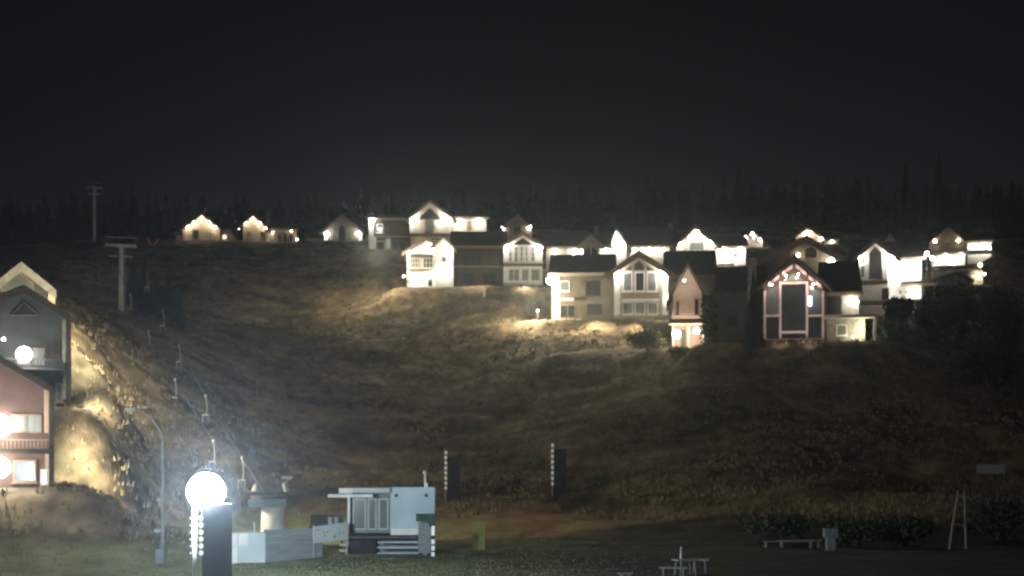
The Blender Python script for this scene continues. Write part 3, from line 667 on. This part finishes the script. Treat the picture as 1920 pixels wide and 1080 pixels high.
def leafball(V, Fc, c, rx, ry, rz, cnt, ls):
    for _ in range(cnt):
        d = Vector((random.gauss(0, 1), random.gauss(0, 1), random.gauss(0, 1))).normalized() * (random.random() ** .4)
        k = 1 + .45 * mn.noise(d * 2.1 + Vector(c) * .37)
        p = Vector((c[0] + d.x * rx * k, c[1] + d.y * ry * k, c[2] + d.z * rz * k))
        u = Vector((random.gauss(0, 1), random.gauss(0, 1), random.gauss(0, 1))).normalized() * ls; v = u.cross(Vector((random.gauss(0, 1), random.gauss(0, 1), random.gauss(0, 1)))).normalized() * ls * .6
        b = len(V); V += [tuple(p - u), tuple(p + v), tuple(p + u), tuple(p - v)]; Fc.append((b, b + 1, b + 2, b + 3))
def bush(name, label, px, py, Y, wpx, hpx, m=LEAF, cat="bush", n_=900, ls=.16, group=None, onground=True):
    p = P(px, py, Y); 
    if onground: p.z = ground(p.x, p.y)
    rx = wpx / 2 / F * Y; hz = hpx / F * Y
    t = tag(empty(name, p), label, cat, group)
    V, Fc = [], []
    for k in range(6):
        a = k * 1.05; rr = rx * .55 if k else 0
        leafball(V, Fc, (rr * math.cos(a), rr * .7 * math.sin(a), hz * (.42 + .2 * random.random())), rx * .55, rx * .5, hz * .42, n_ // 6, ls)
    q = MB(); q.v = V; q.f = Fc; q.build("crown", m, t)
    q = MB()
    for k in range(4):
        a = random.random() * 6.28; q.tube([(0, 0, -.3), (rx * .25 * math.cos(a), rx * .25 * math.sin(a), hz * .45), (rx * .5 * math.cos(a), rx * .5 * math.sin(a), hz * .75)], .07 + hz * .012, 6, .02)
    q.build("trunk", BARK, t); return t
G1 = "dark shrubs at the right"
for a in [("round dark shrub below the stilted deck", 1745, 690, 150, 60, 60), ("broad dark tree under the garden hut", 1800, 700, 146, 120, 130),
          ("tall dark tree near the right edge under the hut", 1885, 690, 144, 90, 140), ("low dark shrub left of the trees at the white house's foot", 1690, 650, 150, 60, 48),
          ("wide dark thicket across the right slope below the village", 1860, 760, 126, 190, 110), ("dark thicket under the lodge's right end", 1660, 690, 140, 100, 46)]:
    bush("dark_shrub", a[0], *a[1:], group=G1, n_=2600, ls=.22)
G2 = "dark bushes at the foot of the hill"
for a in [("long dark bush left of the small box post", 1470, 1008, 76, 130, 44), ("rounded dark bush just right of the small box post", 1610, 1005, 74, 110, 52),
          ("largest dark bush between the box post and the leaning frame", 1700, 1000, 74, 130, 60), ("dark bush filling the corner right of the leaning frame", 1870, 1000, 76, 130, 90)]:
    bush("low_bush", a[0], *a[1:], group=G2, n_=2200, ls=.14)
bush("pale_shrub", "olive shrub lit by the porch of the salmon chalet", 1215, 655, 148, 80, 42, PLEAF, n_=1500, ls=.18)
bush("pale_shrub", "small olive shrub in front of the salmon chalet's porch", 1275, 662, 143, 44, 16, PLEAF, n_=600, ls=.14)
bush("garden_tree", "dark round tree between the salmon chalet and the rosy framed lodge", 1345, 655, 143, 60, 120, LEAF, cat="tree", n_=2400, ls=.22)
def conifer(V, Fc, x, y, z, H, R, nl=8, ns=9):
    for k in range(nl):
        t0 = k / nl; zb = z + H * (.12 + .86 * t0); r = R * (1 - t0) * random.uniform(.85, 1.1); zt = zb + H * .2 * (1 - t0 * .4)
        b = len(V); V.append((x, y, min(zt, z + H)))
        for i in range(ns * 2):
            a = math.pi * i / ns + k; rr = r * (1 if i % 2 else .62) * random.uniform(.85, 1.1)
            V.append((x + rr * math.cos(a), y + rr * math.sin(a), zb - (.05 * H if i % 2 else 0) * random.random()))
        for i in range(ns * 2): Fc.append((b, b + 1 + i, b + 1 + (i + 1) % (ns * 2)))
def contree(label, px, Y, H, R, group="conifers beside the houses"):
    p = P(px, 600, Y); p.z = ground(p.x, p.y); t = tag(empty("conifer_tree", p), label, "tree", group)
    V, Fc = [], []; conifer(V, Fc, 0, 0, 0, H, R, 12, 12); q = MB(); q.v = V; q.f = Fc; q.build("crown", CONIF, t)
    MB().tube([(0, 0, -.5), (0, 0, H * .7)], .22, 8, .05).build("trunk", BARK, t)
contree("tall narrow conifer against the left side of the rosy framed lodge", 1413, 134, 9.5, 1.6)
for px, Y, H in ((250, 156, 6.5), (272, 152, 8.0), (292, 154, 6.0), (314, 150, 7.0), (334, 148, 5.5), (262, 147, 5.0)):
    contree('dark conifer in the shadowed clump between the lift tower and the lamp', px, Y, H, 1.5, 'conifers under the chairlift')
for lab, px, Y, H in (("pale trunked conifer rising behind the pointed tent peak", 1698, 262, 17), ("conifer above the dark roofed end house", 1760, 268, 19), ("conifer over the gap before the tawny roofed house", 1385, 275, 15)):
    contree(lab, px, Y, H, 2.6, "conifers rising behind the village")
V, Fc = [], []
for k in range(1500):
    y = 272 + 150 * random.random(); x = (random.random() * 2 - 1) * (.46 * y)
    conifer(V, Fc, x, y, ground(x, y) - .5, random.uniform(8, 14), random.uniform(2.2, 4), 5, 5)
for k in range(90):
    y = 262 + 50 * random.random(); x = -.30 * y - random.random() * .14 * y
    conifer(V, Fc, x, y, ground(x, y) - .5, random.uniform(6, 11), random.uniform(1.5, 2.4), 6, 6)
q = MB(); q.v = V; q.f = Fc; tag(q.build("far_forest", CONIF), "black conifer forest covering the upper hill behind the village", "forest", kind="stuff")
V, Fc = [], []
for k in range(420):
    y = 92 + 110 * random.random(); x = (random.random() * 2 - 1) * .42 * y
    if mn.noise((x / 14, y / 12, 7)) < 0 or (x < -12 and y < 135) or any(math.hypot(x - f[0], y - f[1]) < 15 for f in FOOT): continue
    leafball(V, Fc, (x, y, ground(x, y) + .2), random.uniform(.5, 1.5), random.uniform(.5, 1.3), random.uniform(.3, .7), 60, .14)
q = MB(); q.v = V; q.f = Fc; tag(q.build("hillside_scrub", PLEAF), "low scrub dotted across the hillside", "scrub", kind="stuff")

# =================================================================== chairlift
def liftpole(label, px, ytop, ybase, Y, dims, m=WHITE):
    p = P(px, ybase, Y); p.z = ground(p.x, p.y); H = P(px, ytop, Y).z - p.z
    t = tag(empty("lift_tower", p, -math.atan((px - CX) / F)), label, "lift tower", "chairlift towers")
    MB().tube([(0, 0, -1), (0, 0, H)], dims[0], 12, dims[0] * .75).build("mast", m, t, True)
    a = dims[1]; MB().box(-a, a, -.16, .16, H - .35, H + .0).build("crossarm", METAL, t)
    b = MB(); b.box(-a * .75, a * .75, -.06, .06, H - 1.5, H - 1.36).build("service_arm", m, t)
    for s in (-1, 1):
        q = MB().box(s * a - .12, s * a + .12, -1.1, 1.1, H + .02, H + .2)
        for k in range(4): q.tube([(s * a - .18, -.9 + .6 * k, H + .32), (s * a + .18, -.9 + .6 * k, H + .32)], .2, 10)
        q.build("sheave_assembly", DMETAL, t)
    MB().box(-a, a, -.05, .05, H + .75, H + .83).build("catwalk_rail", METAL, t)
    lad = MB(); lad.tube([(dims[0] + .12, -.2, 0), (dims[0] + .12, -.2, H - .5)], .03, 5)
    lad.build("ladder", m, t)
    return t
liftpole("nearer pale steel lift tower with a T shaped head on the left slope", 227, 458, 583, 150, (.30, 1.75))
liftpole("farther faint lift tower standing against the sky at the left", 177, 350, 450, 250, (.25, 1.5))
SA, SB = P(498, 928, 73), P(540, 928, 73)
TA, TB = P(253, 452, 150), P(201, 452, 150); UA, UB = P(191, 346, 250), P(163, 346, 250)
def ropept(a, b, t, sag): p = a.lerp(b, t); p.z -= sag * 4 * t * (1 - t); return p
for (a, b, u, lab) in ((SA, TA, UA, "right hand haul rope of the chairlift"), (P(470, 928, 75), TB, UB, "left hand haul rope of the chairlift")):
    pts = [ropept(a, b, k / 30, 1.6) for k in range(31)] + [ropept(b, u, k / 20, 1.5) for k in range(1, 21)]
    tag(MB().tube(pts, .035, 5).build("haul_rope", DMETAL), lab, "cable", "chairlift ropes")
CHM = mat("pale_chair_steel", (.8, .8, .76), (.65, .65, .6), 3, rough=.4)
def chair(label, p, th, m=CHM, sc_=1.0):
    t = tag(empty("lift_chair", p, th), label, "lift chair", "chairlift chairs"); t.scale = (.42, .6, .85)
    MB().box(-.12, .12, -.12, .12, -.12, .1).build("grip", m, t)
    MB().tube([(0, 0, -.1), (.22, 0, -.7), (.22, 0, -1.45), (0, 0, -1.6)], .045, 7).build("hanger", m, t)
    MB().box(-.5, .5, -.28, .22, -2.3, -2.22).build("seat", DMETAL, t)
    MB().box(-.5, .5, .22, .28, -2.2, -1.75).build("backrest", DMETAL, t)
    fr = MB()
    for s in (-.52, .52): fr.tube([(s, -.28, -2.26), (s, .25, -2.26), (s, .25, -1.7)], .035, 6)
    fr.tube([(-.52, .25, -1.65), (.52, .25, -1.65)], .04, 6); fr.build("frame", m, t)
def rope_at(py, a, b):
    best = min(range(401), key=lambda k: abs(HY - F * (ropept(a, b, k / 400, 1.6).z - ZC) / ropept(a, b, k / 400, 1.6).y - py))
    return ropept(a, b, best / 400, 1.6)
th = math.radians(20)
o4 = ["uppermost", "second from the top", "third from the top", "fourth from the top", "lowest"]
for k, py in enumerate((514, 582, 648, 742, 858)): chair("pale lift chair, %s on the right hand rope" % o4[k], rope_at(py, SA, TA), th)
for k, py in enumerate((553, 622, 712, 826)): chair("pale lift chair, %s on the left hand rope" % o4[k], rope_at(py, P(470, 928, 75), TB), th + .3)
red = mat("red_paint", (.5, .16, .12), (.4, .12, .09), 3)
t = tag(empty("trail_marker", P(287, 462, 240)), "small reddish V shaped marker on the ridge left of the warm lit chalets", "marker")
MB().tube([(-1.0, 0, 1.6), (-.6, 0, .5), (0, 0, .2), (.5, 0, .6), (1.1, 0, 1.5)], .16, 6).build("arms", red, t); MB().tube([(0, 0, -2), (0, 0, .2)], .06).build("post", DMETAL, t)
light((0, -1.5, 1.0), 14, WARM, t, .1)

# bottom station
p = P(512, 1008, 73); p.z = ground(p.x, p.y)
t = tag(empty("lift_station", p), "chairlift bottom station, pale column under a dark machinery head behind the fence", "lift station")
def z_(py, Y=73): return P(0, py, Y).z - p.z
MB().tube([(0, 0, -.3), (0, 0, z_(950))], .72, 16, .66).build("column", WHITE, t, True)
MB().box(-1.25, .9, -.9, .9, z_(950) + .003, z_(936)).build("machine_room", GREYP, t)
MB().tube([(-.1, 0, z_(935)), (-.1, 0, z_(935) + .18)], 1.15, 24).build("bullwheel", DMETAL, t)
MB().box(-1.6, 1.9, -.12, .12, z_(925), z_(922)).build("guide_beam", DMETAL, t)
q = MB(); q.tube([(-.9, -.3, z_(921)), (-.9, -.3, z_(908))], .3, 8, .12); q.tube([(.85, -.3, z_(921)), (.7, -.3, z_(908)), (1.0, -.3, z_(896))], .18, 8, .1); q.box(.55, 1.15, -.35, -.2, z_(898), z_(893)); q.build("motor_housing", METAL, t)

# =================================================================== foreground
# street lamp, unlit
p = P(305, 1056, 58); p.z = ground(p.x, p.y); t = tag(empty("street_lamp", p), "tall unlit street lamp with a long curved arm reaching left", "street lamp")
zz = lambda py: ZC + (HY - py) / F * 58 - p.z; xx = lambda px: (px - 305) / F * 58
MB().tube([(0, 0, 0), (0, 0, zz(822))], .085, 10, .06).build("pole", STONE, t, True)
MB().tube([(0, 0, zz(822)), (xx(300), 0, zz(808)), (xx(285), 0, zz(786)), (xx(268), 0, zz(773)), (xx(250), 0, zz(767))], .05, 8, .04).build("arm", STONE, t, True)
MB().box(xx(236), xx(252), -.15, .15, zz(771), zz(765)).build("lamp_head", METAL, t)
MB().box(-.26, .1, -.22, .22, -.1, zz(1030)).build("control_cabinet", GREYP, t)
MB().box(-.34, -.12, -.2, .1, zz(998), zz(992)).build("junction_box", METAL, t)

# floodlight masts
def mast(label, px, ytop, ybase, Y, wpx, lit=False, pole_dx=0, foot=True, group="floodlight masts"):
    p = P(px, ybase, Y); 
    if foot: p.z = ground(p.x, p.y)
    th = -math.atan((px - CX) / F); t = tag(empty("floodlight_mast", p, th), label, "floodlight", group)
    Z = lambda py: ZC + (HY - py) / F * Y - p.z; W = wpx / F * Y
    MB().tube([(0, 0, -.2), (0, 0, Z(ytop))], .075, 10).build("pole", WHITE if lit else GREYP, t, True)
    b = MB().box(.22 if lit else .085, .22 + W, -.2, .55, Z(ybase), Z(ytop + (0 if lit else 14) )).build("crash_pad", BLACK, t)
    n_ = 8; z0 = Z(ytop + 24) if lit else Z(ytop); z1 = Z(1036) if lit else Z(ybase - 22)
    if lit:
        for k in range(6):
            z = z1 + (z0 - z1) * k / 5.2
            for x, r in ((-.12, .03), (.19, .075)): MB().ball((x, -.26, z), r, 10, 6, 1.1).build("glow_dot", E_D, t, True)  # dots given a faint glow of their own
    else:
        for k in range(8):
            z = z1 + (z0 - z1) * k / 8; MB().box(-.1, .1, -.1, -.078, z, z + (z0 - z1) * .075).build("reflector", TAPE, t)
    return t, Z
p0 = P(365, 1130, 40)
t, Z = mast("blazing floodlight on a white pole beside a tall black crash pad", 365, 945, 1132, 40, 55, lit=True)
x = (386 - 365) / F * 40
g = MB().ball((x, .2, Z(922)), .58, 28, 18).build("glare_globe", E_F, t, True)  # globe enlarged to the size of the lamp's glare
MB().tube([(0, 0, Z(950)), (x, .1, Z(942))], .06, 8).build("bracket", DMETAL, t)
t, Z = mast("unlit mast with a thin pale edge behind the kiosk's right side", 836, 842, 940, 95, 21)
MB().tube([(.2, 0, Z(842)), (.3, 0, Z(836)), (.3, 0, Z(830))], .06, 7).build("lamp_head", DMETAL, t)
t, Z = mast("unlit mast with dotted white edge and hooked lamp head, alone on the slope", 1036, 828, 932, 95, 20)
MB().tube([(0, 0, Z(828)), (.1, 0, Z(815)), (.5, 0, Z(806)), (.7, 0, Z(812))], .08, 7).build("lamp_head", DMETAL, t)
for i, (px, pt, lab) in enumerate(((1123, 905, "left one of two short pale stakes on the lower slope"), (1215, 903, "right one of two short pale stakes on the lower slope"))):
    p = P(px, 925, 98); p.z = ground(p.x, p.y); s = MB().tube([(0, 0, -.2), (0, 0, P(0, pt, 98).z - p.z)], .07, 8).build("marker_stake", PALET); s.location = p; tag(s, lab, "stake", "stakes on the lower slope")
p = P(908, 552, 180); p.z = ground(p.x, p.y); s = MB().tube([(0, 0, -.2), (0, 0, 1.3)], .09, 8).build("marker_stake", WHITE); s.location = p; tag(s, "short white stake below the dark roofed central house", "stake")

# screen and fences
def panel(name, label, x0, x1, y0l, y0r, ybot, Y0, Y1, m, cat, sub=None):
    a, b = P(x0, ybot, Y0), P(x1, ybot, Y1); a.z = ground(a.x, a.y); b.z = ground(b.x, b.y)
    th = math.atan2(b.y - a.y, b.x - a.x); t = tag(empty(name, a, th), label, cat)
    Lw = math.hypot(b.x - a.x, b.y - a.y); za = P(0, y0l, Y0).z - a.z; zb = P(0, y0r, Y1).z - a.z; zr = b.z - a.z
    return t, Lw, za, zb, zr
t, Lw, za, zb, zr = panel("canvas_screen", "pale canvas covered box screen with a white notice beside the floodlight mast", 434, 497, 999, 997, 1062, 57, 57, TARP, "screen")
MB().box(0, Lw, 0, .9, -.1, za).build("cover", TARP, t); MB().box(-.05, .26, -.03, -.004, -.05, za - .02).build("side_flap", WHITE, t)
MB().box(.33, .74, -.03, -.005, za - .58, za - .02).build("notice", WHITE, t); MB().tube([(.97, .3, za), (.95, .3, za + .45)], .025, 6).build("rod", WHITE, t)
t, Lw, za, zb, zr = panel("board_fence", "grey horizontal board fence between the canvas screen and the kiosk", 499, 604, 994, 984, 1058, 57, 59, GREYP, "fence")
for k in range(5):
    z0 = za * k / 5 + .02; MB().box(0, Lw, 0, .04, z0, z0 + za / 5 - .012).build("board", GREYP, t)
for k in range(4): x = Lw * k / 3; MB().box(x - .05, x + .05, .045, .14, -.2, za + .03).build("post", METAL if k == 3 else GREYP, t)
t, Lw, za, zb, zr = panel("banner", "pale banner with small dark marks hung beside the kiosk's left side", 585, 650, 990, 983, 1018, 58.5, 60, TARP, "banner")
zt = P(0, 986, 58.5).z - t.location.z; z0 = P(0, 1019, 58.5).z - t.location.z
MB().prism([(0, z0), (Lw, z0 + .1), (Lw, zt + .12), (0, zt - .04)], -.12, -.09).build("sheet", TARP, t)
q = MB()
random.seed(3)
for k in range(8): x = .2 + (Lw - .5) * random.random(); z = z0 + .2 + (zt - z0 - .35) * random.random(); q.box(x, x + .07, -.128, -.121, z, z + .06)
q.build("print", DMETAL, t)
for x in (.02, Lw - .08): MB().box(x, x + .06, -.085, -.03, -.2, zt).build("post", METAL, t)
p = P(612, 1000, 66); p.z = ground(p.x, p.y); t = tag(empty("equipment_rack", p), "dark rack holding two pale cans, showing above the banner", "rack")
zt = P(0, 965, 66).z - p.z; MB().box(-.85, .85, -.3, .3, zt - .75, zt - .5).build("shelf", DMETAL, t); MB().box(-.85, .85, .25, .3, zt - .5, zt).build("back_panel", DMETAL, t)
q = MB(); 
for s in (-.8, .8): MB().box(s - .04, s + .04, -.04, .04, -.1, zt - .75).build("leg", DMETAL, t)
for x in (.2, .52):
    c = MB().tube([(x, 0, zt - .495), (x, 0, zt - .12)], .12, 12).build("pale_can", METAL); c.location = p; tag(c, "left pale can on the dark rack" if x < .3 else "right pale can on the dark rack", "can", "pale cans on the rack")

# kiosk
KY = 61.0
p = P(735, 1046, KY); p.z = ground(p.x, p.y); k = tag(empty("ticket_kiosk", p, math.radians(4)), "pale blue box kiosk on a raised deck with a glazed corner and white roof edge", "kiosk")
KX = lambda px: (px - 735) / F * KY; KZ = lambda py: ZC + (HY - py) / F * KY - p.z
MB().box(KX(732), KX(815), 0, 2.4, KZ(1003), KZ(914)).build("wall", BLUEW, k)
MB().box(KX(733), KX(784), -.06, -.003, KZ(1003), KZ(991)).build("base_strip", WHITE, k)
MB().box(KX(656), KX(731.5), .5, 2.4, KZ(1000), KZ(921)).build("wall", GREYP, k)
for (a, b) in ((661, 686), (689, 706), (709, 728)):
    x0, x1 = KX(a), KX(b); f = MB(); z0, z1 = KZ(994), KZ(935)
    f.box(x0, x0 + .07, .4, .497, z0, z1); f.box(x1 - .07, x1, .4, .497, z0, z1); f.box(x0 + .07, x1 - .07, .4, .497, z1 - .07, z1); f.box(x0 + .07, x1 - .07, .4, .497, z0, z0 + .07)
    f = f.build("window", TARP, k); MB().box(x0 + .04, x1 - .04, .45, .49, z0 + .04, z1 - .04).build("pane", PGLASS, f)
MB().box(KX(652), KX(656) + .02, -.0, .5, KZ(1020), KZ(926)).build("corner_post", WHITE, k)
MB().box(KX(637), KX(731.5), -.35, 2.5, KZ(923), KZ(915)).build("roof", TARP, k)
MB().box(KX(637), KX(662), -.38, -.352, KZ(925), KZ(915)).build("fascia", WHITE, k)
MB().box(KX(617), KX(700), -.6, .45, KZ(932), KZ(926.5)).build("awning", WHITE, k)
for px in (743, 799): MB().tube([(KX(px), -.05, KZ(929)), (KX(px), -.004, KZ(929))], .09, 14).build("vent", DMETAL, k)
MB().box(KX(652), KX(812), -.9, 2.3, KZ(1008), KZ(1003.5)).build("deck", DMETAL, k)
MB().box(KX(655), KX(706), -.3, 2.2, KZ(1046), KZ(1009)).build("dark_skirt", BLACK, k)
MB().box(KX(706.5), KX(812), .3, 2.2, KZ(1046), KZ(1009)).build("skirt", GREYP, k)
for i, py in enumerate((1014, 1023, 1033, 1043)):
    MB().box(KX(709), KX(784), -.95 - .22 * i, -.7 - .22 * i, KZ(py + 2), KZ(py)).build("step", BLUEW, k)
for i, py in enumerate((1019, 1029, 1040)): MB().box(KX(638) + .0, KX(657) - i * .12, -.2 - .2 * i, .05 - .2 * i, KZ(py + 4), KZ(py)).build("step", PALET, k)
q = MB().tube([(KX(797), .6, KZ(914)), (KX(797), .6, KZ(888))], .05, 7); q.ball((KX(796), .6, KZ(886)), .1, 8, 6); q.box(KX(795), KX(802), .5, .7, KZ(914), KZ(906)); q.build("roof_mast", WHITE, k)
c = MB().box(KX(780), KX(817), -1.3, -.2, KZ(976), KZ(963)); c = c.build("awning_roll", GREENC); c.location = p; c.rotation_euler = (0, 0, math.radians(4)); tag(c, "dark green folded canvas in front of the kiosk's right end", "canvas")
t = tag(empty("barbecue_cart", P(800, 1046, 60)), "blue grey covered cart standing at the kiosk's right end", "cart"); t.location.z = p.z
cx = lambda px: (px - 800) / F * 60; cz = lambda py: ZC + (HY - py) / F * 60 - p.z
MB().prism([(cx(786), cz(1040)), (cx(808), cz(1040)), (cx(810), cz(990)), (cx(803), cz(978)), (cx(786), cz(980))], -.5, -.05).build("cover", GREYP, t)
for s in (790, 806): MB().tube([(cx(s), -.56, cz(1041)), (cx(s), -.5, cz(1041))], .14, 12).build("wheel", BLACK, t)
q = tag(empty("marker_post", P(812, 1046, 58.6)), "short post with white reflective segments at the kiosk's right corner", "post"); q.location.z = ground(q.location.x, 58.6)
zq = lambda py: ZC + (HY - py) / F * 58.6 - q.location.z
MB().tube([(0, 0, -.1), (0, 0, zq(986))], .045, 8).build("post", BLACK, q)
for a, b in ((986, 1004), (1011, 1020), (1023, 1032), (1035, 1043)): MB().box(-.075, .075, -.07, -.048, zq(b), zq(a)).build("reflector", TAPE, q)
# yellow board
p2 = P(898, 1036, 64); p2.z = ground(p2.x, p2.y); t = tag(empty("notice_board", p2), "upright yellow green board standing on the grass right of the kiosk", "board")
zt = P(0, 978, 64).z - p2.z; z0 = P(0, 1036, 64).z - p2.z
MB().box(-.31, .31, -.04, .04, z0 + .05, zt).build("panel", YELLOW, t)
for s in (-.25, .25): MB().box(s - .03, s + .03, .045, .1, -.2, zt - .1).build("post", METAL, t)
# right foreground
def table(label, px, py, Y, wpx, hz=.74, rz=.1):
    p = P(px, py, Y); p.z = ground(p.x, p.y); wv = wpx / F * Y; t = tag(empty("garden_table", p, rz), label, "table")
    MB().box(-wv / 2, wv / 2, -.35, .35, hz - .05, hz).build("tabletop", GREYP, t)
    for sx in (-1, 1):
        for sy in (-1, 1): MB().tube([(sx * (wv / 2 - .12), sy * .28, 0), (sx * (wv / 2 - .16), sy * .26, hz - .05)], .03, 6).build("leg", GREYP, t)
    return t, p
table("small pale table nearest the camera with a bottle on it", 1285, 1075, 50, 42, .62, .25)
t_, p_ = table("pale table just right of the bottle table", 1312, 1082, 51.5, 34, .55, -.2)
def bench(label, px, Y, wpx, rz=0, hz=.42, py=1060):
    p = P(px, py, Y); p.z = ground(p.x, p.y); wv = wpx / F * Y; t = tag(empty("garden_bench", p, rz), label, "bench", "pale benches on the lawn")
    s = MB(); 
    for q in range(3): s.box(-wv / 2, wv / 2, -.2 + .14 * q, -.09 + .14 * q, hz - .05, hz)
    s.build("seat", GREYP, t)
    for sx in (-1, 1): MB().box(sx * (wv / 2 - .15) - .03, sx * (wv / 2 - .15) + .03, -.17, .17, 0, hz - .052).build("leg", GREYP, t)
bench("pale bench in front of the bottle table", 1262, 48.6, 52, -.12); bench("pale bench at the bottom edge left of the tables", 1172, 49.5, 26, .1, .15)
bench("long pale bench before the dark bushes, nearer of two", 1478, 70, 95, .03, .4); bench("long pale bench before the dark bushes, farther of two", 1500, 72.5, 80, .03, .45)
p = P(1277, 1060, 50); pz = ground(p.x, p.y) + .62; q = MB().tube([(0, 0, 0), (0, 0, .25), (0, 0, .36), (0, 0, .5)], .06, 10, .03).build("bottle", METAL); q.location = (p.x, 50, pz); tag(q, "upright pale bottle on the small table", "bottle")
p = P(1557, 1022, 68); p.z = ground(p.x, p.y); t = tag(empty("litter_bin", p), "pale grey square bin on a narrower base among the dark bushes", "bin"); zt = P(0, 991, 68).z - p.z
MB().box(-.22, .22, -.2, .2, 0, zt * .6).build("body", GREYP, t); MB().box(-.34, .34, -.28, .28, zt * .6 + .003, zt).build("lid", GREYP, t)
p = P(1798, 1012, 70); p.z = ground(p.x, p.y); t = tag(empty("leaning_frame", p), "pale timber A shaped frame with a cross rail at the right foreground", "frame"); zt = P(0, 920, 70).z - p.z
for (x0, x1, y) in ((-.55, -.05, 0), (.5, .35, .3)): MB().tube([(x0, y, -.1), (x1, y * .5, zt)], .075, 7, .05).build("leg", GREYP, t)
MB().tube([(-.35, 0, zt * .42), (.45, .2, zt * .42)], .04, 6).build("cross_rail", GREYP, t); MB().tube([(-.1, 0, zt * .95), (.4, .15, zt * .95)], .04, 6).build("cross_rail", GREYP, t)
p = P(1858, 905, 92); p.z = ground(p.x, p.y); t = tag(empty("banner", p), "small pale blue banner on two posts at the right edge of the slope", "banner"); zt = P(0, 871, 92).z - p.z; zb = P(0, 888, 92).z - p.z
MB().box(-1.0, 1.0, -.03, .0, zb, zt).build("sheet", GREYP, t)
for s in (-.95, .95): MB().tube([(s, .05, -.3), (s, .05, zt)], .03, 6).build("post", DMETAL, t)

# =================================================================== haze added to stand in for lens bloom round the lamps
hz = MB().box(-405, 405, -85, 705, -3, 140)
vm = bpy.data.materials.new("lamp_glow_haze"); vm.use_nodes = True; nn = vm.node_tree.nodes; nn.remove(nn["Principled BSDF"])
pv = nn.new("ShaderNodeVolumePrincipled"); pv.inputs["Density"].default_value = .0003; pv.inputs["Color"].default_value = (.68, .86, 1.0, 1); pv.inputs["Anisotropy"].default_value = .86
vm.node_tree.links.new(pv.outputs[0], nn["Material Output"].inputs["Volume"])
o = hz.build("haze", vm); tag(o, "thin haze added to give the lamps a glow", "haze", kind="stuff")
